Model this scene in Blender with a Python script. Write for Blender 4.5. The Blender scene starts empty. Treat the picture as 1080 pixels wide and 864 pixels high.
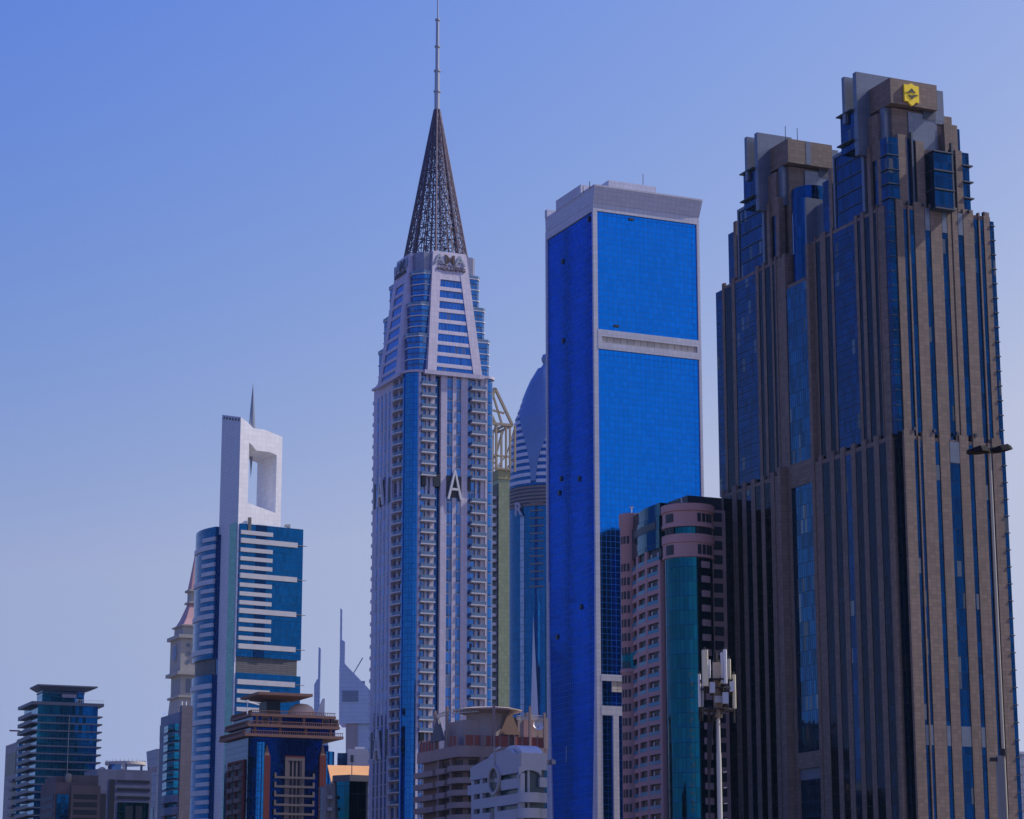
import bpy, math, random
from mathutils import Vector
random.seed(7)
scene = bpy.context.scene
COL = scene.collection

# ---------------------------------------------------------------- camera
F, PITCH, EYE = 2500.0, math.radians(12.8), 1.7          # focal length in photo pixels (1080 wide), tilt, eye height
cd = bpy.data.cameras.new("camera")
cam = bpy.data.objects.new("camera", cd)
COL.objects.link(cam)
cam.location = (0, 0, EYE)
cam.rotation_euler = (math.pi / 2 + PITCH, 0, 0)
cd.sensor_width = 36
cd.lens = F / 1080 * 36
cd.clip_start, cd.clip_end = 0.5, 20000
scene.camera = cam

# ---------------------------------------------------------------- sky, sun, exposure
SUN_AZ, SUN_EL = 77.0, 44.0                               # azimuth clockwise from the view direction
w = bpy.data.worlds.new("World")
scene.world = w
w.use_nodes = True
wn, wl = w.node_tree.nodes, w.node_tree.links
bg = wn["Background"]
sky = wn.new("ShaderNodeTexSky")
sky.sky_type = 'NISHITA'
sky.sun_disc = False
sky.sun_elevation = math.radians(SUN_EL)
sky.sun_rotation = math.radians(SUN_AZ)
sky.altitude = 0
sky.air_density = 1.0
sky.dust_density = 0.9
sky.ozone_density = 3.0
SKY_GAIN = 0.12
GRADE = ((2.9, 1.62), (1.02, 1.0), (0.60, -0.28))         # gain and power per channel: the deep blue grade of the photograph
sp, cb = wn.new("ShaderNodeSeparateColor"), wn.new("ShaderNodeCombineColor")
wl.new(sky.outputs[0], sp.inputs[0])


def _wmath(op, x, y):
    q = wn.new("ShaderNodeMath")
    q.operation = op
    wl.new(x, q.inputs[0])
    q.inputs[1].default_value = y
    return q.outputs[0]


wtc, sxyz = wn.new("ShaderNodeTexCoord"), wn.new("ShaderNodeSeparateXYZ")
wl.new(wtc.outputs["Generated"], sxyz.inputs[0])
for _i, (_g, _p) in enumerate(GRADE):
    v_ = _wmath('MINIMUM', _wmath('MULTIPLY', sp.outputs[_i], SKY_GAIN), (0.30, 0.46, 0.9)[_i])
    side = wn.new("ShaderNodeMapRange")                    # the sky pales towards the sun's side
    side.inputs[1].default_value, side.inputs[2].default_value = -0.35, 0.35
    k_ = (0.34, 0.24, 0.13)[_i]
    side.inputs[3].default_value, side.inputs[4].default_value = 1 - k_, 1 + k_
    wl.new(sxyz.outputs[0], side.inputs[0])
    mm = wn.new("ShaderNodeMath")
    mm.operation = 'MULTIPLY'
    wl.new(_wmath('MULTIPLY', _wmath('POWER', v_, _p), _g / SKY_GAIN), mm.inputs[0])
    wl.new(side.outputs[0], mm.inputs[1])
    wl.new(mm.outputs[0], cb.inputs[_i])
wl.new(cb.outputs[0], bg.inputs[0])
bg.inputs[1].default_value = SKY_GAIN
sl = bpy.data.lights.new("sun", 'SUN')
sl.energy = 5.0
sl.angle = math.radians(0.5)
sl.color = (1.0, 0.93, 0.85)
so = bpy.data.objects.new("sun", sl)
COL.objects.link(so)
a, e = math.radians(SUN_AZ), math.radians(SUN_EL)
sdir = Vector((math.sin(a) * math.cos(e), math.cos(a) * math.cos(e), math.sin(e)))
so.rotation_euler = sdir.to_track_quat('Z', 'Y').to_euler()
so.location = (200, 50, 400)
scene.view_settings.view_transform = 'Standard'
scene.view_settings.look = 'None'
scene.view_settings.gamma = 1
scene.view_settings.exposure = 0.0
scene.cycles.use_denoising = True
scene.cycles.max_bounces = 6
scene.cycles.volume_bounces = 1

# ---------------------------------------------------------------- materials
MATS = {}


def _new(name):
    m = bpy.data.materials.new(name)
    m.use_nodes = True
    return m, m.node_tree.nodes, m.node_tree.links, m.node_tree.nodes["Principled BSDF"]


def _math(n, l, op, a, b=None, c=None):
    x = n.new("ShaderNodeMath")
    x.operation = op
    for i, v in enumerate((a, b, c)):
        if v is None:
            continue
        if isinstance(v, (int, float)):
            x.inputs[i].default_value = v
        else:
            l.new(v, x.inputs[i])
    return x.outputs[0]


def _mix(n, l, fac, A, B, blend='MIX'):
    x = n.new("ShaderNodeMix")
    x.data_type = 'RGBA'
    x.blend_type = blend
    for i, v in ((0, fac), (6, A), (7, B)):
        if isinstance(v, (int, float)):
            x.inputs[i].default_value = v
        elif isinstance(v, tuple):
            x.inputs[i].default_value = (*v, 1)
        else:
            l.new(v, x.inputs[i])
    return x.outputs[2]


def grid(name, col, line, pw, ph, lw, lh, metal=0.0, rough=0.5, var=0.12, tilt=0.0, lrough=0.6,
         dirt=0.12, span=None, spec=0.5, blinds=0.0):
    """A wall of panels pw x ph metres (UVs are metres) with joints lw / lh wide; every panel differs a little
    in tone and, for glass, in tilt.  span = (share, colour) turns the foot of each storey opaque."""
    if name in MATS:
        return MATS[name]
    m, n, l, p = _new(name)
    uv = n.new("ShaderNodeUVMap")
    sx = n.new("ShaderNodeSeparateXYZ")
    l.new(uv.outputs[0], sx.inputs[0])
    u = _math(n, l, 'DIVIDE', sx.outputs[0], pw)
    v = _math(n, l, 'DIVIDE', sx.outputs[1], ph)
    fu, fv = _math(n, l, 'FRACT', u), _math(n, l, 'FRACT', v)
    mu = _math(n, l, 'LESS_THAN', fu, lw / pw)
    mv = _math(n, l, 'LESS_THAN', fv, lh / ph)
    mask = _math(n, l, 'MAXIMUM', mu, mv)
    cid = n.new("ShaderNodeCombineXYZ")
    l.new(_math(n, l, 'FLOOR', u), cid.inputs[0])
    l.new(_math(n, l, 'FLOOR', v), cid.inputs[1])
    wn_ = n.new("ShaderNodeTexWhiteNoise")
    wn_.noise_dimensions = '3D'
    l.new(cid.outputs[0], wn_.inputs[0])
    r = wn_.outputs[0]
    # weathering: large soft stains stretched downwards
    mp = n.new("ShaderNodeMapping")
    mp.inputs[3].default_value = (0.09, 0.018, 1)
    l.new(uv.outputs[0], mp.inputs[0])
    nz = n.new("ShaderNodeTexNoise")
    nz.inputs["Scale"].default_value = 1.0
    nz.inputs["Detail"].default_value = 5
    l.new(mp.outputs[0], nz.inputs[0])
    k = _math(n, l, 'MULTIPLY_ADD', r, 2 * var, 1 - var)
    k2 = _math(n, l, 'MULTIPLY_ADD', nz.outputs[0], 2 * dirt, 1 - dirt)
    k = _math(n, l, 'MULTIPLY', k, k2)
    cc = n.new("ShaderNodeCombineColor")
    for i in range(3):
        l.new(k, cc.inputs[i])
    base = col
    if span:
        ms = _math(n, l, 'LESS_THAN', fv, span[0])
        base = _mix(n, l, ms, col, span[1])
    if blinds > 0:
        wb = n.new("ShaderNodeTexWhiteNoise")
        wb.noise_dimensions = '4D'
        wb.inputs[1].default_value = 3.7
        l.new(cid.outputs[0], wb.inputs[0])
        mb = _math(n, l, 'GREATER_THAN', wb.outputs[0], 1 - blinds)
        base = _mix(n, l, mb, base, tuple(0.45 * c + 0.09 for c in col))
    body = _mix(n, l, 1.0, base, cc.outputs[0], 'MULTIPLY')
    l.new(_mix(n, l, mask, body, line), p.inputs["Base Color"])
    if metal > 0:
        l.new(_math(n, l, 'MULTIPLY_ADD', mask, -metal, metal), p.inputs["Metallic"])
    l.new(_math(n, l, 'MULTIPLY_ADD', mask, lrough - rough, rough), p.inputs["Roughness"])
    p.inputs["Specular IOR Level"].default_value = spec
    if tilt > 0:
        g = n.new("ShaderNodeNewGeometry")
        sub = n.new("ShaderNodeVectorMath")
        sub.operation = 'SUBTRACT'
        l.new(wn_.outputs[1], sub.inputs[0])
        sub.inputs[1].default_value = (0.5, 0.5, 0.5)
        sc = n.new("ShaderNodeVectorMath")
        sc.operation = 'SCALE'
        l.new(sub.outputs[0], sc.inputs[0])
        sc.inputs[3].default_value = tilt
        ad = n.new("ShaderNodeVectorMath")
        ad.operation = 'ADD'
        l.new(g.outputs["Normal"], ad.inputs[0])
        l.new(sc.outputs[0], ad.inputs[1])
        nm = n.new("ShaderNodeVectorMath")
        nm.operation = 'NORMALIZE'
        l.new(ad.outputs[0], nm.inputs[0])
        l.new(nm.outputs[0], p.inputs["Normal"])
    MATS[name] = m
    return m


def glass(name, col, pw=1.5, ph=3.8, line=None, lw=0.09, lh=0.14, metal=0.95, rough=0.06, var=0.16, tilt=0.012, **k):
    k.setdefault("spec", 0.2)
    line = line or tuple(c * 0.35 for c in col)
    return grid(name, col, line, pw, ph, lw, lh, metal=metal, rough=rough, var=var, tilt=tilt, lrough=0.4, dirt=0.08, **k)


def plain(name, col, rough=0.6, metal=0.0, noise=0.12, scale=0.3, stretch=0.15, spec=0.4):
    """Painted, plastered or metal surface with soft uneven wear."""
    if name in MATS:
        return MATS[name]
    m, n, l, p = _new(name)
    tc = n.new("ShaderNodeTexCoord")
    mp = n.new("ShaderNodeMapping")
    mp.inputs[3].default_value = (1, 1, stretch)
    l.new(tc.outputs["Object"], mp.inputs[0])
    nz = n.new("ShaderNodeTexNoise")
    nz.inputs["Scale"].default_value = scale
    nz.inputs["Detail"].default_value = 6
    l.new(mp.outputs[0], nz.inputs[0])
    k = _math(n, l, 'MULTIPLY_ADD', nz.outputs[0], 2 * noise, 1 - noise)
    cc = n.new("ShaderNodeCombineColor")
    for i in range(3):
        l.new(k, cc.inputs[i])
    l.new(_mix(n, l, 1.0, col, cc.outputs[0], 'MULTIPLY'), p.inputs["Base Color"])
    p.inputs["Metallic"].default_value = metal
    p.inputs["Roughness"].default_value = rough
    p.inputs["Specular IOR Level"].default_value = spec
    MATS[name] = m
    return m


# ---------------------------------------------------------------- mesh builder
class MB:
    def __init__(s):
        s.v, s.f, s.uv, s.mi = [], [], [], []

    def face(s, pts, uv=None, mi=0):
        pts = [Vector(q) for q in pts]
        if uv is None:
            nrm = Vector((0, 0, 0))
            for i in range(len(pts)):
                A, B = pts[i], pts[(i + 1) % len(pts)]
                nrm += A.cross(B)
            nrm = nrm.normalized() if nrm.length > 1e-9 else Vector((0, 0, 1))
            if abs(nrm.z) < 0.8:
                t = Vector((0, 0, 1)).cross(nrm)
                t.normalize()
                if t.x + t.y * 0.5 < 0:
                    t = -t
                uv = [(q.dot(t) + 500.0, q.z + 0.01) for q in pts]
            else:
                uv = [(q.x + 500.0, q.y + 500.0) for q in pts]
        b = len(s.v)
        s.v += [tuple(q) for q in pts]
        s.f.append(tuple(range(b, b + len(pts))))
        s.uv.append(uv)
        s.mi.append(mi)

    def box(s, x0, x1, y0, y1, z0, z1, mi=0, bottom=True, top=True):
        if x1 < x0: x0, x1 = x1, x0
        if y1 < y0: y0, y1 = y1, y0
        if z1 < z0: z0, z1 = z1, z0
        P = [(x0, y0), (x1, y0), (x1, y1), (x0, y1)]
        return s.prism(P, z0, z1, mi, bottom, top)

    def prism(s, P, z0, z1, mi=0, bottom=True, top=True, P1=None, smooth=False):
        """P counter-clockwise plan outline; z0/z1 numbers, P1 another outline at the top."""
        P1 = P1 or P
        n = len(P)
        u = 0.0
        for i in range(n):
            A, B = P[i], P[(i + 1) % n]
            A1, B1 = P1[i], P1[(i + 1) % n]
            d = math.hypot(B[0] - A[0], B[1] - A[1])
            uv = None
            if n > 8:
                uv = [(u, z0), (u + d, z0), (u + d, z1), (u, z1)]
            s.face([(*A, z0), (*B, z0), (*B1, z1), (*A1, z1)], uv, mi)
            u += d
        if top:
            s.face([(*q, z1) for q in P1], None, mi)
        if bottom:
            s.face([(*q, z0) for q in reversed(P)], None, mi)
        return s

    def poly_y(s, pts, y0, y1, mi=0):
        """outline in x,z (counter-clockwise seen from -y) extruded from y0 (front) to y1."""
        n = len(pts)
        s.face([(q[0], y0, q[1]) for q in pts], None, mi)
        s.face([(q[0], y1, q[1]) for q in reversed(pts)], None, mi)
        for i in range(n):
            A, B = pts[i], pts[(i + 1) % n]
            s.face([(B[0], y0, B[1]), (A[0], y0, A[1]), (A[0], y1, A[1]), (B[0], y1, B[1])], None, mi)
        return s

    def poly_x(s, pts, x0, x1, mi=0):
        """outline in y,z extruded from x0 to x1 (any winding)."""
        n = len(pts)
        s.face([(x0, q[0], q[1]) for q in pts], None, mi)
        s.face([(x1, q[0], q[1]) for q in reversed(pts)], None, mi)
        for i in range(n):
            A, B = pts[i], pts[(i + 1) % n]
            s.face([(x0, *B), (x0, *A), (x1, *A), (x1, *B)], None, mi)
        return s

    def bar(s, A, B, r, n=6, r1=None, mi=0, cap=True):
        A, B = Vector(A), Vector(B)
        r1 = r if r1 is None else r1
        d = (B - A).normalized()
        q = d.to_track_quat('Z', 'Y')
        X, Y = q @ Vector((1, 0, 0)), q @ Vector((0, 1, 0))
        L = (B - A).length
        ring0 = [A + (X * math.cos(t) + Y * math.sin(t)) * r for t in [2 * math.pi * (i + .5) / n for i in range(n)]]
        ring1 = [B + (X * math.cos(t) + Y * math.sin(t)) * r1 for t in [2 * math.pi * (i + .5) / n for i in range(n)]]
        for i in range(n):
            j = (i + 1) % n
            s.face([ring0[i], ring0[j], ring1[j], ring1[i]], [(i / n, 0), ((i + 1) / n, 0), ((i + 1) / n, L), (i / n, L)], mi)
        if cap:
            s.face(list(reversed(ring0)), None, mi)
            s.face(ring1, None, mi)
        return s

    def lathe(s, cx, cy, prof, n=24, mi=0, a0=0, a1=2 * math.pi):
        """prof = [(r, z)...] bottom to top around a vertical axis."""
        for k in range(len(prof) - 1):
            (r0, z0), (r1, z1) = prof[k], prof[k + 1]
            for i in range(n):
                t0, t1 = a0 + (a1 - a0) * i / n, a0 + (a1 - a0) * (i + 1) / n
                q = []
                for r, z, t in ((r0, z0, t0), (r0, z0, t1), (r1, z1, t1), (r1, z1, t0)):
                    q.append((cx + r * math.cos(t), cy + r * math.sin(t), z))
                rr = max(r0, r1)
                uv = [(rr * t0, z0), (rr * t1, z0), (rr * t1, z1), (rr * t0, z1)]
                if r0 < 1e-6:
                    s.face([q[0], q[2], q[3]], [uv[0], uv[2], uv[3]], mi)
                elif r1 < 1e-6:
                    s.face([q[0], q[1], q[2]], [uv[0], uv[1], uv[2]], mi)
                else:
                    s.face(q, uv, mi)
        return s

    def build(s, name, mats, parent=None, loc=None, smooth=False, rotz=0):
        if not isinstance(mats, (list, tuple)):
            mats = [mats]
        me = bpy.data.meshes.new(name)
        me.from_pydata(s.v, [], s.f)
        for m in mats:
            me.materials.append(m)
        ul = me.uv_layers.new(name="UVMap")
        flat = [c for q in s.uv for p in q for c in p]
        ul.data.foreach_set("uv", flat)
        me.polygons.foreach_set("material_index", s.mi)
        if smooth:
            me.polygons.foreach_set("use_smooth", [True] * len(me.polygons))
            me.validate()
            import bmesh
            b = bmesh.new(); b.from_mesh(me)
            bmesh.ops.remove_doubles(b, verts=b.verts, dist=0.0005)
            b.to_mesh(me); b.free()
            if smooth == 'angle':
                me.set_sharp_from_angle(angle=math.radians(35))
        me.update()
        o = bpy.data.objects.new(name, me)
        COL.objects.link(o)
        if parent: o.parent = parent
        if loc is not None: o.location = loc
        o.rotation_euler.z = rotz
        return o


def lettering(name, body, size, mat, parent, loc, rot, sx=1.0, depth=0.12, weight=0.02):
    """words as a real mesh (built-in typeface, extruded)"""
    cu = bpy.data.curves.new(name, 'FONT')
    cu.body, cu.size, cu.align_x, cu.extrude, cu.offset = body, size, 'CENTER', depth, weight * size
    tmp = bpy.data.objects.new(name + "_curve", cu)
    COL.objects.link(tmp)
    bpy.context.view_layer.update()
    me = bpy.data.meshes.new_from_object(tmp.evaluated_get(bpy.context.evaluated_depsgraph_get()))
    bpy.data.objects.remove(tmp)
    me.materials.clear()
    me.materials.append(mat)
    o = bpy.data.objects.new(name, me)
    COL.objects.link(o)
    o.parent, o.location, o.rotation_euler, o.scale = parent, loc, rot, (sx, 1, 1)
    return o


def box(name, mat, parent, *a):
    return MB().box(*a).build(name, mat, parent)


def tag(o, label, cat, group=None):
    o["label"], o["category"] = label, cat
    if group: o["group"] = group
    return o


def dup(o, parent, loc, rotz=None):
    """copy of a part with its own sub-parts, sharing mesh data"""
    c = o.copy()
    COL.objects.link(c)
    c.parent = parent
    c.location = loc
    if rotz is not None: c.rotation_euler.z = rotz
    for ch in list(o.children):
        d = ch.copy()
        COL.objects.link(d)
        d.parent = c
    return c


def structure(o):
    o["kind"] = "structure"
    return o


# ---------------------------------------------------------------- survey: where a photo pixel lies on a real plane
CP, SP = math.cos(PITCH), math.sin(PITCH)


def zrow(py, Y):
    k = (432 - py) / F
    return EYE + Y * (k * CP + SP) / (CP - k * SP)


def xcol(px, z, Y):
    return (px - 540) / F * (Y * CP + (z - EYE) * SP)


class Thing:
    """An Empty at the base of a building's near corner; local x runs along the face towards the road (right),
    local y along the left face, away from the camera."""

    def __init__(s, name, label, cat, px, py, D, rot=24.0, group=None):
        z = zrow(py, D)
        s.C = Vector((xcol(px, z, D), D, 0))
        t = math.radians(rot)
        s.ex, s.ey = Vector((math.cos(t), math.sin(t), 0)), Vector((-math.sin(t), math.cos(t), 0))
        s.o = bpy.data.objects.new(name, None)
        s.o.empty_display_size = 2
        COL.objects.link(s.o)
        s.o.location = s.C
        s.o.rotation_euler.z = t
        tag(s.o, label, cat, group)

    def _solve(s, px, py, base, e):
        t = 0.0
        for _ in range(12):
            Y = base.y + t * e.y
            z = zrow(py, Y)
            q = (px - 540) / F
            t = (q * (base.y * CP + (z - EYE) * SP) - base.x) / (e.x - q * e.y * CP)
        return t, zrow(py, base.y + t * e.y)

    def R(s, px, py, y=0.0):          # on the plane local y = const: returns x, z
        return s._solve(px, py, s.C + s.ey * y, s.ex)

    def L(s, px, py, x=0.0):          # on the plane local x = const: returns y, z
        return s._solve(px, py, s.C + s.ex * x, s.ey)

    def Z(s, py, x=0.0, y=0.0):
        return zrow(py, (s.C + s.ex * x + s.ey * y).y)
# ---------------------------------------------------------------- ground, road, haze
m_sand = plain("sandy_ground", (0.2, 0.16, 0.12), 0.9, noise=0.25, scale=0.05, stretch=1)
m_asph = plain("asphalt", (0.05, 0.05, 0.052), 0.85, noise=0.2, scale=0.2, stretch=1)
m_kerb = plain("kerb_concrete", (0.4, 0.39, 0.36), 0.8)
m_line = plain("road_paint", (0.75, 0.75, 0.72), 0.7)
structure(MB().box(-2500, 2500, -1500, 3500, -0.5, 0.0).build("ground", m_sand))
ROT = math.radians(24)


def along(name, mat, x0, x1, y0, y1, z0, z1):
    o = MB().box(x0, x1, y0, y1, z0, z1).build(name, mat)
    o.rotation_euler.z = ROT
    return structure(o)


# the highway runs parallel to the long row of towers (local y), below the picture
along("road", m_asph, 100, 170, -900, 1400, -0.2, 0.004)
along("road_marking", m_line, 117.0, 117.2, -900, 1400, 0.004, 0.008)
along("road_marking", m_line, 135.0, 135.2, -900, 1400, 0.004, 0.008)
along("road_marking", m_line, 152.0, 152.2, -900, 1400, 0.004, 0.008)
along("pavement", m_kerb, 94, 100, -900, 1400, -0.2, 0.13)
along("pavement", m_kerb, 170, 176, -900, 1400, -0.2, 0.13)

hz = bpy.data.materials.new("haze_air")
hz.use_nodes = True
hn = hz.node_tree.nodes
hn.remove(hn["Principled BSDF"])
pv = hn.new("ShaderNodeVolumePrincipled")
pv.inputs["Color"].default_value = (0.4, 0.68, 1.0, 1)
pv.inputs["Density"].default_value = 0.000018
pv.inputs["Anisotropy"].default_value = 0.25
hz.node_tree.links.new(pv.outputs[0], hn["Material Output"].inputs["Volume"])
hb = MB().box(-2600, 2600, -1600, 3600, -1.6, 362).build("haze", hz)
hb["kind"] = "stuff"
# ---------------------------------------------------------------- the brown stone hotel tower on the right
T = Thing("hotel_tower", "brown stone stepped twin-crowned tower with vertical blue window strips and a yellow emblem", "hotel", 945, 455, 520)
H = T.o
stone = grid("brown_stone", (0.158, 0.113, 0.094), (0.072, 0.053, 0.044), 1.35, 0.9, 0.07, 0.07, rough=0.75, var=0.17, dirt=0.3)
hglass = glass("deep_blue_glass", (0.001, 0.035, 0.135), 1.2, 3.6, lw=0.07, lh=0.12, var=0.3, blinds=0.05)
bglass = glass("bright_blue_glass", (0.004, 0.07, 0.19), 0.95, 3.5, lw=0.1, lh=0.12, var=0.4, blinds=0.06)
slate = grid("slate_blue_panel", (0.12, 0.145, 0.21), (0.07, 0.09, 0.13), 2.0, 1.6, 0.06, 0.06, metal=0.35, rough=0.35, var=0.08)
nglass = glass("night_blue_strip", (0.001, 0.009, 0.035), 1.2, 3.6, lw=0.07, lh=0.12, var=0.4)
ledgem = plain("dark_ledge_metal", (0.05, 0.06, 0.09), 0.5, 0.5)
W, LEN, ZA, ZB, ZC = 29.3, 80.7, 114.2, 169.0, 184.4
mid0, mid1 = 36.6, 48.0
REC = 2.2


def core(name, inset, z0, z1, mat, notch=2.0):
    i = inset
    P = [(i + notch, i), (W - i * .4, i), (W - i * .4, LEN - i), (i, LEN - i), (i, mid1), (REC + i, mid1), (REC + i, mid0), (i, mid0), (i, i + notch), (i + notch, i + notch)]
    MB().prism(P, z0, z1).build(name, mat, H)


core("stone_wall", 0.0, 0, ZA, stone, 3.2)
core("stone_wall", 1.0, ZA, ZB, stone)


def right_strip(a, b, row, y, z0, z1, ledges=0):
    x0, x1 = T.R(a, row, y)[0], T.R(b, row, y)[0]
    m = MB().box(x0 - .15, x1 + .15, y - 0.06, y + 0.3, z0, z1)
    if ledges:
        z = z0 + ledges
        while z < z1:
            m.box(x0 - .05, x1 + .2, y - 0.5, y - .06, z, z + .2, 1)
            z += ledges
    return m.build("window_strip", [hglass, ledgem], H)


def right_pier(a, b, row, y, z0, z1, d=0.28):
    x0, x1 = T.R(a, row, y)[0], T.R(b, row, y)[0]
    s_ = 0.14 if x1 - x0 > 1.2 else 0
    return MB().box(x0 + s_, x1 - s_, y - d, y + 0.5, z0, z1).build("stone_pier", stone, H)


def left_pier(a, b, row, x, z0, z1, d=0.2):
    y0, y1 = T.L(b - .6, row, x)[0], T.L(a + .45, row, x)[0]
    return MB().box(x - d, x + 0.5, y0, y1, z0, z1).build("stone_pier", stone, H)


def left_strip(a, b, row, x, z0, z1, ledges=0, mat=None, d=0.06):
    y0, y1 = T.L(b, row, x)[0], T.L(a, row, x)[0]
    m = MB().box(x - d, x + 0.3, y0 - .35, y1 + .35, z0, z1)
    if ledges:
        z = z0 + ledges
        while z < z1:
            m.box(x - d - .1, x - d, y0 + .1, y1 - .1, z, z + .12, 1)
            z += ledges
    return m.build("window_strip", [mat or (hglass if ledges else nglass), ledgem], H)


# lower stage, face to the road (rows read at y = 520)
R0 = 520
for a, b in ((954.5, 966), (974, 988), (992, 1003), (1013, 1023.5), (1027.5, 1040), (1047.5, 1058)):
    right_pier(a, b, R0, 0, 0, ZA + 1.2)
for a, b in ((966, 974), (988, 992), (1003, 1013), (1023.5, 1027.5), (1040, 1047.5), (1058, 1061.5)):
    right_strip(a, b, R0, 0, 0, ZA - 0.9 - (4.6 if a in (1003,) else 0), 3.9 if a == 1058 else 0)
for a in (969.5, 1043.0):                                   # the slim fin that splits the wider strips
    right_pier(a, a + 1.3, R0, 0, 0, ZA, 0.45)
x0, x1 = T.R(1003, R0)[0], T.R(1013, R0)[0]
box("spandrel", slate, H, x0, x1, -0.3, 0.2, ZA - 5.4, ZA - 0.5)
zb = T.Z(777, 15)
for a, b in ((966, 974), (988, 992), (1003, 1013), (1023.5, 1027.5)):
    x0, x1 = T.R(a, R0)[0], T.R(b, R0)[0]
    box("spandrel", slate, H, x0, x1, -0.22, 0.2, zb - 2.2, zb + 2.2)
# corner bay: glass between two rounded stone returns
MB().box(1.5, 3.6, 1.5, 3.6, 0, ZA - .5).build("corner_window", hglass, H)


def rounded_pier(cx, cy, r, z0, z1):
    MB().prism([(cx + r * math.cos(2 * math.pi * i / 20), cy + r * math.sin(2 * math.pi * i / 20)) for i in range(20)], z0, z1).build("rounded_pier", stone, H)


rounded_pier(3.2, 0.5, .6, 0, ZA + .8)
rounded_pier(0.5, 3.4, .7, 0, ZA + .8)
# lower stage, left face (rows read at y = 600)
LA = [(762.5, 765.5), (774, 779.6), (784.3, 789.4), (794, 799.2), (804.4, 809.2), (814.8, 820),
      (867, 871.5), (878.5, 884.2), (890, 896), (901.6, 907.2), (913, 918.8), (926, 932.5)]
for i, (a, b) in enumerate(LA):
    left_pier(a, b, 600, 0, 0, ZA + 1.2)
    if i not in (5, 11):
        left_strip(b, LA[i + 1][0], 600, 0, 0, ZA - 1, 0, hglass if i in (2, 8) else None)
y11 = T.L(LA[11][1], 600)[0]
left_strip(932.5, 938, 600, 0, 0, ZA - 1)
box("stone_pier", stone, H, -1.9, REC, mid1, mid1 + 1.6, 0, ZA + 1.2)
box("stone_pier", stone, H, -0.28, REC, mid0 - 1.6, mid0 - .35, 0, ZB - .5)
# central bay of the left face: tall framed glass panels
y0, z0 = T.L(859, 483, 1.0)
zq0, zq1 = T.Z(512, 1, 41), T.Z(487, 1, 41)
box("bay_beam", stone, H, 0.02, REC + .5, mid0 - .32, mid1 - 1.58, zq0, zq1)
zr0, zr1 = T.Z(810, 1, 41), T.Z(793, 1, 41)
box("bay_beam", stone, H, -0.12, REC + .5, mid0 - .32, mid1 - 1.58, zr0, zr1)
for yy in (mid1 - 1.55,):
    box("bay_jamb", stone, H, 0.0, REC + .5, yy, yy + 1.3, 0, ZB)


def bay(z0, z1, x=1.15):
    MB().box(x - .95, REC + .4, mid0 - .3, mid1 - 1.6, z0, z1).build("bay_window", bglass, H)


bay(0, zr0 - 2.6, 1.6)
box("bay_lintel", slate, H, .5, REC + .5, mid0 - .3, mid1 - 1.6, zr0 - 2.6, zr0)
bay(zr1, zq0)
zt = T.Z(298, 1, 41)
bay(zq1, zt - .5)
box("bay_sill", stone, H, 0.5, REC + .5, mid0 + 1.3, mid1 - 1.55, zt - .5, zt + .5)
# curved glass bay rising above the middle, with its slate fin
ztop = T.Z(197, 1, 41)
cy, hw = 42.6, 4.6
P = [(REC + 2.6 - 3.9 * math.cos(t), cy + hw * math.sin(t)) for t in [math.pi / 2 - math.pi * i / 16 for i in range(17)]]
P = [(9.0, cy + hw)] + P + [(9.0, cy - hw)]
MB().prism(P, zt + .5, ztop).build("curved_bay_window", glass("bay_blue_glass", (0.003, 0.05, 0.18), 1.3, 3.5, lw=0.07, lh=0.1, var=0.25), H)
MB().box(0.2, 8, mid0 - .6, mid0 + .2, ZB - 1, ZB + 11.5).build("slate_fin", slate, H)
MB().box(3.0, 3.6, mid0 - 5.0, mid0 - .6, ZB - 1, ZB + 9.5).build("slate_fin", slate, H)

# middle stage
R1 = 357
for a, b in ((949, 957.7), (968, 980), (985, 998), (1003, 1007.6), (1008.4, 1015), (1020, 1032), (1042, 1049)):
    right_pier(a, b, R1, 1.0, ZA, ZB + 1.0, .28)
for a, b in ((957.7, 968), (980, 985), (998, 1003), (1015, 1020), (1032, 1042), (1049, 1053)):
    right_strip(a, b, R1, 1.0, ZA, ZB - 1, 3.5 if a == 1049 else 0)
for a in (961.5, 1036.5):
    right_pier(a, a + 1.5, R1, 1.0, ZA, ZB + .6, .45)
for a, b in ((980, 985), (998, 1003), (1015, 1020)):
    x0, x1 = T.R(a, R1, 1)[0], T.R(b, R1, 1)[0]
    box("spandrel", slate, H, x0, x1, .75, 1.2, ZB - 5.5, ZB - .2)
# corner glass column with ledges
m = MB().box(1.1, 4.3, 1.1, 4.3, ZA, ZB + .5)
z = ZA + 3.5
while z < ZB + 14:
    m.box(.95, 4.4, .95, 4.4, z, z + .16, 1)
    z += 3.5
m.box(1.4, 4.4, 1.4, 4.4, ZB + .5, ZC + .8)
m.build("corner_window", [hglass, ledgem], H)
LB = [(763.5, 767, 0), (773.7, 778, 0), (799.7, 803.7, 1), (806.4, 810.3, 0), (815.4, 818.5, 0), (820, 822.5, 0),
      (863.2, 865.2, 0), (869.2, 876, 0), (880.2, 883.7, 0), (906.4, 910.4, 1), (913, 917.9, 0), (923, 928, 0), (930.3, 932.2, 0)]
for i, (a, b, wide) in enumerate(LB):
    left_pier(a, b, 400, 1.0, ZA, ZB + .9, .2)
    if i not in (5, 12):
        c = LB[i + 1][0]
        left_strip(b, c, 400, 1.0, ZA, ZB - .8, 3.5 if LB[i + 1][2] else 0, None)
left_strip(757.6, 763.5, 400, 1.0, ZA, ZB - .6, 3.5)


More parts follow.
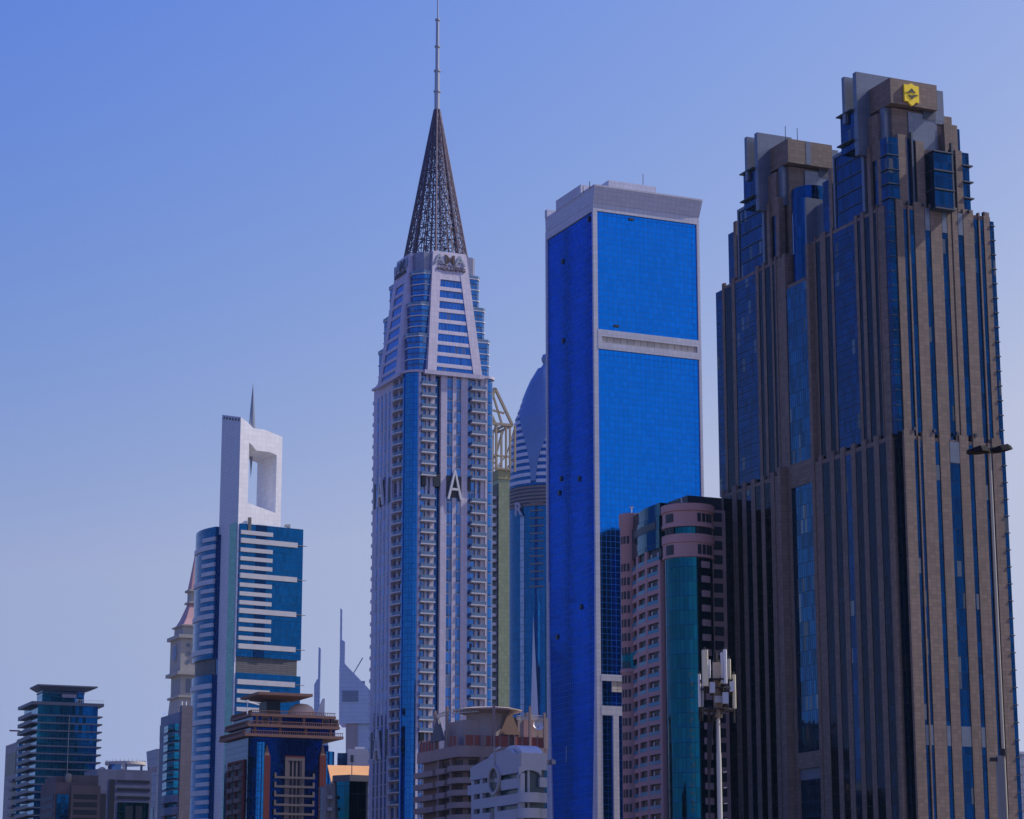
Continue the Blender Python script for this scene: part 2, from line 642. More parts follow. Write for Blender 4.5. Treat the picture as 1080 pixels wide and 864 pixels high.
# ---- the two crowns are alike, one above each half of the tower
def crown(oy, emblem):
    def b(name, mat, x0, x1, y0, y1, z0, z1):
        return box(name, mat, H, x0, x1, y0 + oy, y1 + oy, z0, z1)
    # stage behind the piers
    b("crown_wall", stone, 4.3, 24.0, 2.3, 26, ZB, ZC - .5)
    for x0, x1, dz in ((4.5, 6.9, 2.0), (9.4, 11.6, 1.0), (20.4, 22.2, 0.2)):
        b("stone_pier", stone, x0, x1, 1.6, 3.0, ZB, ZC + dz)
    for x0, x1, dz in ((6.9, 9.4, 1.3), (18.0, 20.4, .2)):
        m = MB().box(x0, x1, 2.1 + oy, 2.6 + oy, ZB, ZC + dz).box((x0 + x1) / 2 - .15, (x0 + x1) / 2 + .3, 1.3 + oy, 2.1 + oy, ZB, ZC + dz + 1.6, 1)
        m.build("window_strip", [hglass, ledgem], H)
    m = MB()
    m.box(22.2, 24.3, 1.9 + oy, 12 + oy, ZB, ZC)
    for k in range(1, 4):
        m.box(22.1, 25.0, 1.3 + oy, 12 + oy, ZB + k * 4, ZB + k * 4 + .3, 1)
    m.build("window_strip", [hglass, ledgem], H)
    m = MB().box(12.2, 17.2, -1.2 + oy, 3 + oy, ZB - .5, ZC - 2.2)          # projecting glass box with ledges
    for k in range(4):
        z = ZC - 2.2 - k * 4.6
        m.box(12.0, 17.6, -1.7 + oy, 3 + oy, z, z + .3, 1)
    m.build("glass_box", [hglass, ledgem], H)
    b("stone_pier", stone, 17.3, 18.0, 1.2, 3, ZB, ZC + 4)
    # left side of this stage
    for y0, y1 in ((4.6, 6.2), (9.2, 10.6)):
        b("stone_pier", stone, 1.6, 3.4, y0, y1, ZB, ZC + 1.0)
    b("window_strip", hglass, 2.3, 3.0, 6.2, 9.2, ZB, ZC + 1.5)
    m = MB().box(1.7, 4.0, 12.6 + oy, 24.6 + oy, ZB, ZC + 2.6)
    for k in range(1, 5):
        m.box(1.5, 1.7, 12.8 + oy, 24.4 + oy, ZB + k * 3.8, ZB + k * 3.8 + .2, 1)
    m.build("glass_bay", [hglass, ledgem], H)
    m = MB().box(1.4, 4.1, 11.6 + oy, 12.6 + oy, ZB, ZC + 3.4).box(1.4, 4.1, 24.6 + oy, 25.2 + oy, ZB, ZC + 3.4).box(1.4, 4.1, 11.6 + oy, 25.2 + oy, ZC + 2.6, ZC + 3.4)
    m.build("bay_frame", slate, H)
    b("stone_pier", stone, 1.5, 3.0, 26.0, 27.5, ZB, ZC + .8)
    b("window_strip", hglass, 1.9, 3, 27.5, 31, ZB, ZC - 1.5)
    # tower head
    b("head_block", stone, 4.3, 21.0, 3.4, 12, ZC - .5, 193.4)
    b("head_block", stone, 18.2, 21.9, 2.6, 9, ZC - .5, 191.2)
    b("head_block", stone, 2.2, 4.6, 6.4, 14, ZC - 3, 192.6)
    b("head_panel", slate, 8.6, 16.5, 3.05, 3.6, ZC - 1, 192.8)
    b("head_panel", slate, 2.9, 4.3, 4.4, 6.4, ZC - 1, 193.6)
    b("head_recess", ledgem, 12.6, 16.2, 2.95, 3.6, 191.6, 193.9)
    b("window_strip", hglass, 22.2, 22.8, 3.0, 9, ZB + 5, 190.5)
    b("crown_box", stone, 3.0, 15.9, 1.6, 10.5, 193.8, 200.0)
    b("crown_band", slate, 8.2, 9.6, 1.55, 3, 193.9, 199.9) if not emblem else None
    b("crown_fin", slate, 15.9, 18.6, 3.0, 9, 191, 199.4)
    b("crown_fin", slate, -0.6, 9.5, 10.5, 12, ZC - 1, 204.0)
    b("crown_fin", slate, -1.4, 9.5, 14.5, 15.7, ZC + 8, 204.0)
    b("head_glass", hglass, -0.6, 4.5, 12, 18, ZC + 1, ZC + 10.5)
    for z in (ZC + 10.4, ZC + 3):
        MB().box(-1.5, 4, 11.9 + oy, 18.6 + oy, z, z + .3).build("ledge", ledgem, H)


crown(0.0, True)
OY = T.L(831, 154, 3.0)[0] - 1.6
crown(OY, False)
# two thin aerials on the far crown, small floodlights on the ledges
for xx in (5.0, 8.5):
    MB().bar((xx, OY + 6, 200), (xx, OY + 6, 205), .09, 5).build("aerial", ledgem, H)
for xx in (5.5, 9.8, 13.5, 17.8, 22.4, 26.5):
    box("floodlight", ledgem, H, xx, xx + .5, .05, .7, ZB + .1, ZB + .8)
for xx in (4.5, 9.8, 16, 21):
    box("floodlight", ledgem, H, xx, xx + .6, -.5, .3, ZA + 1.22, ZA + 1.9)
# emblem on the near crown: a yellow crest with its dark double mark
ex0, zt_ = T.R(952.5, 89.5, 1.5)
ex1, zb_ = T.R(968.5, 111, 1.5)
cx, wd = (ex0 + ex1) / 2, (ex1 - ex0) / 2
zt_, zb_ = 199.2, 193.6
yel = plain("emblem_yellow", (0.92, 0.66, 0.008), 0.45, noise=0.05)
blk = plain("emblem_dark", (0.03, 0.03, 0.02), 0.5)
P = [(cx - wd, zb_ + 1.0), (cx - wd * .5, zb_ + 1.0), (cx - wd * .35, zb_ + .55), (cx, zb_), (cx + wd * .35, zb_ + .55), (cx + wd * .5, zb_ + 1.0), (cx + wd, zb_ + 1.0),
     (cx + wd, zt_ - .5), (cx + wd * .45, zt_ - .5), (cx, zt_), (cx - wd * .45, zt_ - .5), (cx - wd, zt_ - .5)]
em = MB().poly_y(P, 1.05, 1.6).build("emblem", yel, H)
zm = (zt_ + zb_) / 2 + .15
m = MB()
m.poly_y([(cx - 1.1, zm + .35), (cx + 1.1, zm + .35), (cx, zm + 1.4)], .95, 1.05)
m.poly_y([(cx - 1.1, zm - .35), (cx, zm - 1.4), (cx + 1.1, zm - .35)], .95, 1.05)
m.poly_y([(cx - wd * .85, zm + .1), (cx - .3, zm + .1), (cx - 1.0, zm + .3), (cx - wd * .85, zm + .26)], .95, 1.05)
m.poly_y([(cx + .3, zm - .1), (cx + wd * .85, zm - .1), (cx + wd * .85, zm - .26), (cx + 1.0, zm - .3)][::-1], .95, 1.05)
m.build("emblem_mark", blk, em)
# ---------------------------------------------------------------- the plain blue glass slab in the middle
T = Thing("glass_tower", "sheer bright blue glass tower with white edge trim and a white sloping crown", "office tower", 626, 220, 660)
B = T.o
W, LEN = 34.3, 32.4
ZT, ZP = 211.0, 218.6
ZP_BLUE = ZP
white = grid("white_cladding", (0.43, 0.44, 0.52), (0.27, 0.28, 0.35), 1.5, 1.3, 0.08, 0.08, rough=0.5, var=0.06, dirt=0.14)
g_r = glass("cobalt_glass", (0.0003, 0.165, 0.70), 1.45, 1.75, lw=0.12, lh=0.12, metal=0.97, rough=0.05, var=0.07, tilt=0.0025, line=(0.0003, 0.085, 0.36))
beige = grid("pale_louvre", (0.5, 0.45, 0.38), (0.25, 0.22, 0.2), 2.2, 3.0, 0.25, 0.15, rough=0.6)
dark = plain("dark_opening", (0.015, 0.018, 0.03), 0.4)
z1, z0 = T.R(632, 347.5)[1], T.R(632, 368)[1]                 # mid band
zs1, zs0 = T.R(650, 712)[1], T.R(650, 755)[1]                 # low plant storey
MB().box(0.12, W - .12, 0.12, LEN - .12, zs1, ZT).build("glass_wall", g_r, B)
MB().box(0.12, W - .12, 0.3, LEN - .12, 0, zs1).build("glass_wall", g_r, B)
# white trim: corner strips, crown, band
for x, y in ((-.35, -.35), (W - .5, -.35), (-.35, LEN - .5)):
    box("corner_trim", white, B, x, x + .85 + (.5 if x < 0 and y < 0 else 0), y, y + .85, 0, ZT)
m = MB()
P0 = [(-.35, -.35), (W + .35, -.35), (W + .35, LEN + .35), (-.35, LEN + .35)]
P1 = [(-.35, -1.5), (W + 1.0, -1.5), (W + 1.0, LEN + .35), (-.35, LEN + .35)]
m.prism(P0, ZT, ZT + 2.4).prism([(-.4, -.42), (W + .4, -.42), (W + .4, LEN), (-.4, LEN)], ZT + 2.4, ZP - .5, 0, True, True, P1)
cr = m.build("crown", white, B)
MB().box(-.45, W + 1.05, -1.6, 8, ZP - .5, ZP).build("coping", white, cr)
ya, yb = T.L(613, 207, -.3)[0], T.L(587, 231, -.3)[0]
box("parapet", white, B, -.5, 3, ya, yb, ZP - .6, ZP + 2.6)
box("parapet", white, B, -.5, 3, LEN - 1.2, LEN + .3, ZP - .6, ZP + 1.8)
xa, zq = T.R(642, 191, 9)
xb, _ = T.R(692, 197, 9)
box("penthouse", white, B, xa, xb, 9, 18, ZP - .6, zq + .3)
xm, za = T.R(679, 185, 9.5)
MB().bar((xm, 10, zq), (xm, 10, za + .6), .12, 5).build("aerial", plain("aerial_grey", (.2, .2, .22), .5), B)
for dz in (0, 1):
    MB().bar((-.6, T.L(624 - dz * 7, 205)[0], ZP - .5), (-.6, T.L(624 - dz * 7, 205)[0], ZP + 1.5), .15, 5).build("roof_fitting", plain("aerial_grey", (.2, .2, .22), .5), B)
# recessed white band with louvres
fr = MB()
fr.box(.9, W + .2, -.4, .1, z0, z0 + 2.0).box(.9, W + .2, -.4, .1, z1 - 2.0, z1).box(.9, 2.2, -.4, .1, z0 + 2, z1 - 2).box(W - 1.0, W + .2, -.4, .1, z0 + 2, z1 - 2)
fr.build("band_frame", white, B)
box("band_louvre", beige, B, 2.2, W - 1.0, .02, .3, z0 + 2.0, z1 - 2.0)
# low plant storey and the white piers below it
box("band_frame", white, B, 0.95, W + .2, -.4, .25, zs1 - 1.8, zs1)
zl = T.R(650, 730)[1]
box("band_louvre", beige, B, 4.5, W - 1, -.1, .28, zl, zs1 - 1.8)
zl2 = T.R(650, 745)[1]
box("band_frame", white, B, .95, W + .2, -.4, .25, zs0, zl2)
x = T.R(635, 800)[0]
box("white_pier", white, B, .95, x, -.38, .25, 0, zs1 - 1.8)
k = 0
while x < W:
    x2 = x + 3.4
    box("white_pier", white, B, x2, x2 + 1.7, -.38, .25, 0, zs0)
    x = x2 + 1.7
# the white corner trims sweep out over the glass towards the foot
zf = T.L(622, 600)[1]
N = 10
for side in (0, 1):
    m = MB()
    for i in range(N):
        t0, t1 = i / N, (i + 1) / N
        def wid(t): return 0.3 + 5.2 * t ** 1.9
        za_, zb2 = zf * (1 - t0), zf * (1 - t1)
        if side == 0:
            P = [(0.5, zb2), (0.5 + wid(t1), zb2), (0.5 + wid(t0), za_), (0.5, za_)]
        else:
            P = [(LEN - .5 - wid(t1), zb2), (LEN - .5, zb2), (LEN - .5, za_), (LEN - .5 - wid(t0), za_)]
        m.poly_x([(q[0], q[1]) for q in P], -.25, .2)
    m.build("swept_trim", white, B)
# a few opened vent windows, dark against the glass
for px, py in ((593.5, 276), (594, 359.5), (611, 505), (590, 520), (592, 505), (613, 640), (588, 672), (621, 231)):
    y, z = T.L(px, py)
    MB().poly_x([(y - .5, z - .7), (y + .5, z - .7), (y + .5, z + .7), (y - .5, z + .7)], -.3, .05).build("open_window", dark, B)
for px, py in ((665.5, 231.5), (650, 344)):
    x, z = T.R(px, py)
    box("open_window", dark, B, x - .8, x + .8, -.25, .1, z - .35, z + .35)
# ---------------------------------------------------------------- a block behind the hotel, seen only mirrored in the blue slab
rr_ = Thing("rear_tower", "dark tower behind the brown hotel, mirrored in the lower right of the blue glass", "tower", 980, 700, 588)
lx, ly = 330.0, 489.0
rr_.o.location = (lx * math.cos(ROT) - ly * math.sin(ROT), lx * math.sin(ROT) + ly * math.cos(ROT), 0)
rst = grid("rear_stone", (.02, .02, .024), (.012, .012, .014), 3, 3.5, .3, .5, rough=.6)
MB().box(0, 20, 0, 31, 0, 128).build("wall", rst, rr_.o)
MB().box(4, 15, 5, 26, 128, 133).build("roof_room", rst, rr_.o)
for k in range(8):
    box("window_strip", hglass, rr_.o, -.1, .2, 2 + 3.6 * k, 3.8 + 3.6 * k, 3, 124)
    if k < 5:
        box("window_strip", hglass, rr_.o, 1.5 + 3.6 * k, 3.3 + 3.6 * k, 30.9, 31.12, 3, 124)
# ---------------------------------------------------------------- unseen tower added across the highway, outside the picture to the left: its reflection darkens the slab's left face
mt_ = Thing("added_mirror_tower", "tall dark glass tower across the highway, mirrored in the blue tower's left face", "tower", -100, 500, 868)
lx, ly = 105.0, 884.0
mt_.o.location = (lx * math.cos(ROT) - ly * math.sin(ROT), lx * math.sin(ROT) + ly * math.cos(ROT), 0)
mg = glass("smoked_glass", (.01, .2, .62), 1.5, 3.9, lw=.12, lh=.5, var=.25, line=(.02, .03, .06))
MB().box(0, 45, 0, 70, 0, 322).build("glass_wall", mg, mt_.o)
for yy in (0, 22.5, 45, 67.5):
    box("facade_fin", ledgem, mt_.o, 45, 45.8, yy, yy + 2.0, 0, 326)
MB().box(6, 39, 8, 62, 322, 332).build("roof_room", ledgem, mt_.o)
# ---------------------------------------------------------------- the tallest tower: pale stone, balconies, lattice spire
T = Thing("apartment_tower", "tallest tower, lilac stone with balcony stacks, letter A signs and a dark lattice spire", "tower", 430, 500, 800)
A = T.o
W, LEN, ZS = 32.7, 34.0, 197.6
FL = 4.0
lil = grid("lilac_stone", (0.46, 0.43, 0.53), (0.31, 0.29, 0.38), 1.25, 2.0, 0.08, 0.08, rough=0.6, var=0.07, dirt=0.12)
aglass = glass("steel_blue_glass", (0.03, 0.15, 0.45), 1.3, FL, lw=0.12, lh=0.3, var=0.16, line=(0.12, 0.15, 0.24), span=(0.2, (0.02, 0.08, 0.24)), blinds=0.03)
colglass = glass("storey_glass", (0.035, 0.13, 0.4), 1.05, FL, lw=0.12, lh=0.35, var=0.35, line=(0.35, 0.34, 0.4), span=(0.3, (0.05, 0.1, 0.24)), blinds=0.12)
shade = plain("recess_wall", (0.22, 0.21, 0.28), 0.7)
slabm = plain("balcony_slab", (0.5, 0.49, 0.54), 0.6)
railm = glass("railing_glass", (0.13, 0.2, 0.32), 1.4, 9, lw=0.06, lh=0.02, metal=0.35, rough=0.15, var=0.1)
darko = plain("dark_opening", (0.015, 0.018, 0.03), 0.4)
whitem = plain("white_metal", (0.6, 0.6, 0.62), 0.45, 0.1)
# core
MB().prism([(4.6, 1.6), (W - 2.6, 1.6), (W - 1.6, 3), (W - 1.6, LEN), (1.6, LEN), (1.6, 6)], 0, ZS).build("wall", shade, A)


def quarter(cx, cy, r, a0, a1, n=10):
    return [(cx + r * math.cos(a0 + (a1 - a0) * i / n), cy + r * math.sin(a0 + (a1 - a0) * i / n)) for i in range(n + 1)]


# rounded glass corner bays
bayc = quarter(5.0, 5.4, 4.9, math.pi, math.pi * 1.5)
bayg = glass("bay_blue", (0.015, 0.14, 0.42), 1.2, 2.0, lw=.08, lh=.1, var=.1, tilt=.004)
MB().prism(bayc + [(5.0, 5.4)], 0, ZS - .4).build("corner_bay", bayg, A)
rb = quarter(W - 2.7, 2.7, 2.7, math.pi * 1.5, math.pi * 2)
MB().prism([(W - 2.7, 2.7)] + rb + [(W, 7), (W - 3, 7)], 0, ZS - .4).build("corner_bay", aglass, A)
MB().box(W - .9, W, 7, LEN, 0, ZS - .4).build("side_wall", lil, A)
# road face
for x0, x1 in ((3.9, 4.7), (12.2, 14.5), (16.6, 18.0), (19.8, 22.3), (29.1, 30.0)):
    MB().box(x0, x1, -.05 if x0 > 12 and x1 < 23 else .05, 2.2, 0, ZS - .3).build("stone_pier", lil, A)
for x0, x1 in ((14.5, 16.6), (18.0, 19.8)):
    MB().box(x0, x1, .28, 2, 0, ZS - .3).build("window_strip", colglass, A)
MB().box(22.3, 23.4, .7, 2, 0, ZS - .3).build("window_strip", colglass, A)
MB().box(10.2, 12.2, 1.5, 2, 0, ZS - .3).build("window_strip", glass("night_blue_glass", (0.012, 0.06, 0.22), 1, FL, var=.3), A)
for x0, x1 in ((4.7, 10.2), (23.4, 29.1)):
    MB().box(x0, x1, 1.3, 2, 0, ZS - .3).build("balcony_windows", colglass, A)
    MB().box(x0 + 2.2, x0 + 3.0, .9, 1.3, 0, ZS - .3).build("stone_pier", lil, A)
    MB().box(x1 - 1.7, x1, .4, 1.3, 0, ZS - .3).build("stone_pier", lil, A)
# left face
MB().box(.05, 2.2, 15.2, LEN, 0, ZS - .3).build("stone_panel", lil, A)
for y0 in (17.6, 21.3, 25.0, 28.7):
    MB().box(-.04, .6, y0, y0 + 1.5, 0, ZS - 4).build("window_strip", colglass, A)
MB().box(1.0, 2, 5.6, 15.2, 0, ZS - .3).build("balcony_windows", colglass, A)
MB().box(.5, 1.2, 9.8, 11, 0, ZS - .3).build("stone_pier", lil, A)


# balconies: one of each kind, then copies storey by storey
def balcony_right(w):
    s = MB().box(0, w, -1.35, 1.2, -.2, .22).build("balcony", slabm, A)
    MB().box(.06, w - .06, -1.3, -1.22, .22, 1.3).box(.06, .14, -1.22, .9, .22, 1.3).box(w - .14, w - .06, -1.22, .9, .22, 1.3).build("railing", railm, s)
    return s


def balcony_left():
    P = [(1.0, 9.2)] + [(-.1 - 1.4 * math.sin(math.pi * i / 10), 9.2 - 9.2 * i / 10 * 1.0) for i in range(11)] + [(1.0, 0)]
    s = MB().prism(P, -.2, .25).build("balcony", slabm, A)
    m = MB()
    q = P[1:-1]
    for i in range(10):
        (x0, y0), (x1, y1) = q[i], q[i + 1]
        m.face([(x0 * .96, y0, .25), (x1 * .96, y1, .25), (x1 * .96, y1, 1.3), (x0 * .96, y0, 1.3)])
    m.build("railing", railm, s)
    return s


kinds = ((balcony_right(5.5), 4.6, 0, 31), (balcony_right(5.7), 23.4, 0, 29), (balcony_left(), 0, 5.8, 37))
for proto, bx, by, nn in kinds:
    first = True
    for k in range(nn):
        if k in (9, 31):
            continue
        p = (bx, by, 192.7 - FL * k)
        if first:
            proto.location = p
            first = False
        else:
            dup(proto, A, p)
rng = random.Random(21)
acm, cur1, cur2 = plain("ac_grey", (.4, .4, .42), .6), plain("curtain_pale", (.5, .48, .45), .8), plain("curtain_dark", (.05, .05, .08), .7)
for k in range(31):
    if k in (9, 31):
        continue
    z = 192.7 - FL * k
    for bx, w_, mx in ((4.7, 5.3, 31), (23.5, 5.4, 29)):
        if k >= mx:
            continue
        if rng.random() < .45:
            x = bx + rng.uniform(.2, w_ - 1.2)
            box("air_conditioner", acm, A, x, x + 1.0, -.6, -.1, z + .25, z + .95 + rng.uniform(0, .3))
        if rng.random() < .55:
            x = bx + rng.choice((.3, 3.1, 3.4))
            box("curtain", rng.choice((cur1, cur2, cur2)), A, x, x + rng.uniform(.5, 1.1), 1.22, 1.29, z + .3, z + 2.9)
m = MB()
for k in range(40):
    z = 192.7 - FL * k
    m.box(.2, 2, LEN - .2, LEN + 1.7, z - .2, z + .2).box(.25, .35, LEN - .2, LEN + 1.7, z + .2, z + 1.0)
fb = m.build("far_balcony", slabm, A)
fb["kind"] = "stuff"
# storeys with the big letters A
for zc in (158.2, 70.3):
    for x0, x1, zl, zh in ((14.3, 20.0, -4.5, 3.2), (5.2, 6.8, -1, 3.4), (9.6, 12.2, -1, 3.4), (22.2, 23.6, -1.4, 3.2)):
        box("dark_opening", darko, A, x0, x1, -.12, 1.4, zc + zl, zc + zh)
    for y0, y1 in ((16.6, 18.4), (22.0, 26.5), (31, 32.4)):
        box("dark_opening", darko, A, -.12, .6, y0, y1, zc - 4.5, zc + 4.5)


def letter_a(org, u, h=10.4, w=5.2):
    m = MB()
    O, U, N = Vector(org), Vector(u), Vector((0, 0, 1))
    D = Vector((-.9, 0, 0)) if abs(u[1]) > .5 else Vector((0, -.9, 0))

    def stroke(pts):
        f = [O + U * a + N * b for a, b in pts]
        bk = [q + D for q in f]
        m.face(f); m.face(bk[::-1])
        for i in range(len(f)):
            j = (i + 1) % len(f)
            m.face([f[j], f[i], bk[i], bk[j]])
    stroke([(-w / 2 - .15, 0), (-w / 2 + .6, 0), (0.05, h * .84), (.28, h), (-.28, h)])
    stroke([(w / 2 - .6, 0), (w / 2 + .15, 0), (.32, h - .02), (.06, h * .84)])
    stroke([(-w * .29, h * .3), (w * .29, h * .3), (w * .25, h * .38), (-w * .25, h * .38)])
    return m.build("letter_sign", whitem, A)


letter_a((17.25, -.2, 153.0), (1, 0, 0))
letter_a((-.2, 26.0 - 1.8, 153.6), (0, 1, 0))
letter_a((17.25, -.2, 64.9), (1, 0, 0))
letter_a((-.2, 24.6, 64.9), (0, 1, 0))
# cornice
cp = quarter(5.0, 5.4, 5.7, math.pi, math.pi * 1.5) + quarter(W - 2.7, 2.7, 3.4, math.pi * 1.5, math.pi * 2) + [(W + .7, LEN + .6), (-.7, LEN + .6)]
MB().prism(cp, ZS - .3, ZS + .5).build("cornice", lil, A)
MB().box(5.6, 28.2, -1.2, 2, ZS - .9, ZS + .55).build("cornice", lil, A)
MB().box(-1.2, 2, 6.5, 28.5, ZS - .9, ZS + .55).build("cornice", lil, A)


# stepped glass tiers, each storey marked by a thin ledge
def chamf(i, c=3.2):
    return [(i + c, i), (W - i - 1.2, i), (W - i, i + 1.2), (W - i, LEN - i), (i, LEN - i), (i, i + c)]


zt = [ZS + .5, 210.6, 222.4, 234.4]
for k, ins in enumerate((1.3, 2.6, 4.1)):
    MB().prism(chamf(ins), zt[k], zt[k + 1]).build("glass_tier", aglass, A)
    for s in range(1, 4):
        z = zt[k] + (zt[k + 1] - zt[k]) * s / 3
        MB().prism(chamf(ins - .3, 2.95), z - .15, z + .17).build("storey_ledge", slabm, A)
    MB().prism(chamf(ins - .3, 3.0), zt[k + 1] + .17, zt[k + 1] + 1.2).build("tier_parapet", railm, A)
MB().prism(chamf(5.2, 2.2), zt[3], 242.6).build("head_block", grid("head_metal", (0.2, 0.21, 0.3), (.12, .13, .2), 1.4, 1.4, .06, .06, metal=.3, rough=.4), A)

# leaning tapered frames with nine strip windows, on the road face and the left face
ZF0, ZF1, ZF2 = ZS + .5, 236.0, 243.2


def frame(side):
    def pt(u, d, z):
        t = (z - ZF0) / (ZF1 - ZF0)
        y = -1.2 + 4.5 * t + d
        return (u, y, z) if side == 'r' else (y, u, z)
    c0, c1, h0, h1 = 16.95, 16.85, 10.3, 7.0

    def ed(z, sgn, ins):
        t = (z - ZF0) / (ZF1 - ZF0)
        return c0 + (c1 - c0) * t + sgn * (h0 + (h1 - h0) * t - ins)

    def slab(zs, sides, d0, d1, name, mat):
        """sides = function z -> (left, right)"""
        m = MB()
        for k in range(len(zs) - 1):
            za, zb = zs[k], zs[k + 1]
            (a0, b0), (a1, b1) = sides(za), sides(zb)
            f = [pt(a0, d0, za), pt(b0, d0, za), pt(b1, d0, zb), pt(a1, d0, zb)]
            g = [pt(a0, d1, za), pt(b0, d1, za), pt(b1, d1, zb), pt(a1, d1, zb)]
            m.face(f); m.face(g[::-1])
            for i in range(4):
                j = (i + 1) % 4
                m.face([f[j], f[i], g[i], g[j]])
        return m.build(name, mat, A)
    lw = 3.3
    slab([ZF0, ZF1], lambda z: (ed(z, -1, 0), ed(z, -1, lw)), 0, 2.5, "frame_leg", lil)
    slab([ZF0, ZF1], lambda z: (ed(z, 1, lw), ed(z, 1, 0)), 0, 2.5, "frame_leg", lil)
    slab([ZF1, ZF2], lambda z: (ed(z, -1, 0), ed(z, 1, 0)), 0, 3.0, "sign_panel", lil)
    z = 232.6
    top = ZF1
    for k in range(9):
        zb = max(z - 2.75, ZF0 + .1)
        slab([z, top], lambda q: (ed(q, -1, lw), ed(q, 1, lw)), .12, 2.2, "spandrel", lil)
        slab([zb, z], lambda q: (ed(q, -1, lw), ed(q, 1, lw)), .35, 2.2, "window", aglass)
        top = zb
        z -= 4.12
    # sign: peaked emblem letters over a smaller word
    lean = math.atan2(4.3, ZF1 - ZF0)
    rot = (math.pi / 2 - lean, 0, 0) if side == 'r' else (math.pi / 2 - lean, 0, -math.pi / 2)
    sg = 1 if side == 'r' else -1
    br, gr = plain("sign_bronze", (0.07, 0.05, 0.05), 0.4, 0.5), plain("sign_grey", (0.22, 0.25, 0.3), 0.4, 0.4)
    for ch, du, mt in (("A", -4.0, gr), ("M", 0, br), ("A", 3.9, gr)):
        lettering("sign_letter", ch, 5.0, mt, A, pt(16.7 + sg * du, -.22, 238.6), rot, 1.12)
    lettering("sign_word", "HOLDING", 1.9, br, A, pt(17.2, -.22, 236.15), rot, 1.25)
    # the stroke under the peaks
    m = MB()
    pts = [pt(11.8 + i * .85, -.12, 238.25 - .05 * i + (.28 if i % 2 else -.12)) for i in range(13)]
    for p0, p1 in zip(pts, pts[1:]):
        m.bar(p0, p1, .12, 4)
    so_ = m.build("sign_stroke", plain("sign_bronze", (0.09, 0.07, 0.06), 0.4, 0.5), A)


frame('r')
frame('l')

# open lattice spire and its mast
bronze = plain("spire_bronze", (0.085, 0.06, 0.092), 0.5, 0.3)
AX = 16.6
Z0, Z1, R0, R1 = 239.5, 301.0, 12.1, .95


def sp(t, ang, k=1.0):
    r = (R0 + (R1 - R0) * t) * k
    return (AX + r * math.cos(ang), AX + r * math.sin(ang), Z0 + (Z1 - Z0) * t)


m = MB()
for i in range(8):
    an = 2 * math.pi * (i + .5) / 8
    m.bar(sp(0, an), sp(1, an), .5, 6, .3)
sroot = m.build("spire_ribs", bronze, A)
m = MB()
NM, NR = 36, 24
ts = [1 - (1 - j / NR) ** 1.12 for j in range(NR + 1)]
for i in range(NM):
    a0, a1 = 2 * math.pi * i / NM, 2 * math.pi * (i + 1) / NM
    m.bar(sp(0, a0), sp(1, a0), .17, 4, .09, cap=False)
    for j in range(NR):
        m.bar(sp(ts[j], a0), sp(ts[j], a1), .16, 4, cap=False)
        if (i + j) % 2:
            m.bar(sp(ts[j], a0), sp(ts[j + 1], a1), 0.14, 4, cap=False)
        else:
            m.bar(sp(ts[j], a1), sp(ts[j + 1], a0), 0.14, 4, cap=False)
m.build("lattice", bronze, sroot)
m = MB()
for i in range(8):
    an = 2 * math.pi * i / 8
    m.bar(sp(0, an, .45), sp(.9, an, .45), .25, 4, .15, cap=False)
    for j in range(0, NR - 4, 2):
        m.bar(sp(ts[j], an, .45), sp(ts[j], an + math.pi / 4, .45), .18, 4, cap=False)
        m.bar(sp(ts[j], an, .45), sp(ts[j], an, 1), .18, 4, cap=False)
m.build("inner_frame", bronze, sroot)
m = MB()
mastm = plain("mast_steel", (0.32, 0.33, 0.38), 0.35, 0.7)
segs = ((298, 308, .98), (308, 316, .92), (316, 325.5, .72), (325.5, 336, .62), (336, 355, .26))
for z0, z1, r in segs:
    m.bar((AX, AX, z0), (AX, AX, z1), r, 10)
    m.bar((AX, AX, z1 - .3), (AX, AX, z1 + .3), r + .35, 10) if z1 < 350 else None
m.build("mast", mastm, A)
# ---------------------------------------------------------------- white tower with the square opening and the hanging needle
T = Thing("arch_tower", "white banded blue glass tower with an open white frame and hanging needle on top", "tower", 254, 440, 1030, 31)
K = T.o
wh = grid("white_panel", (0.86, 0.85, 0.84), (0.7, 0.7, 0.7), 2.2, 2.2, 0.12, 0.12, rough=0.5, var=0.05, dirt=0.1)
wl_ = grid("shaded_white_panel", (0.5, 0.5, 0.54), (0.34, 0.34, 0.38), 1.6, 1.6, 0.12, 0.12, rough=0.5, var=0.05, dirt=0.08)  # shaded copy of the white panel, for the frame's left side
kg = glass("sea_blue_glass", (0.001, 0.085, 0.27), 1.6, 3.75, lw=0.1, lh=0.14, var=0.14)
kg2 = glass("teal_glass_strip", (0.12, 0.34, 0.34), 1.5, 1.9, lw=0.12, lh=0.12, metal=.5, rough=.15)
band = plain("white_band", (0.46, 0.46, 0.5), 0.5)
louv = grid("dark_louvre", (0.1, 0.1, 0.11), (0.04, 0.04, 0.05), 3.0, 0.8, 0.12, 0.25, rough=.6)
AW, AD = T.R(298, 461)[0], T.L(234.3, 441)[0]
zl = T.Z(440)                                              # front left corner of the frame
z6 = T.R(270, 452)[1]
zr = T.R(298, 461)[1]
a0, b0 = T.R(262, 500)[0], T.R(291, 520)[0]
zb0, zb1 = T.R(262, 530.5)[1], T.R(290.5, 541)[1]
zt0, zt1 = T.R(262, 466.5)[1], T.R(291, 480)[1]
out = [(0, 0), (AW, 0), (AW, zr), (11.5, zr + 2.4), (6.3, z6), (3.4, z6 + 2.4), (0, zl)]
inn = [(a0, zb0), (b0, zb1), (b0, zt1), (b0 - 3.6, zt1 + 1.0), (a0 + 3.6, zt0 - 3.3), (a0 + 1.6, zt0 - 1.2), (a0, zt0)]


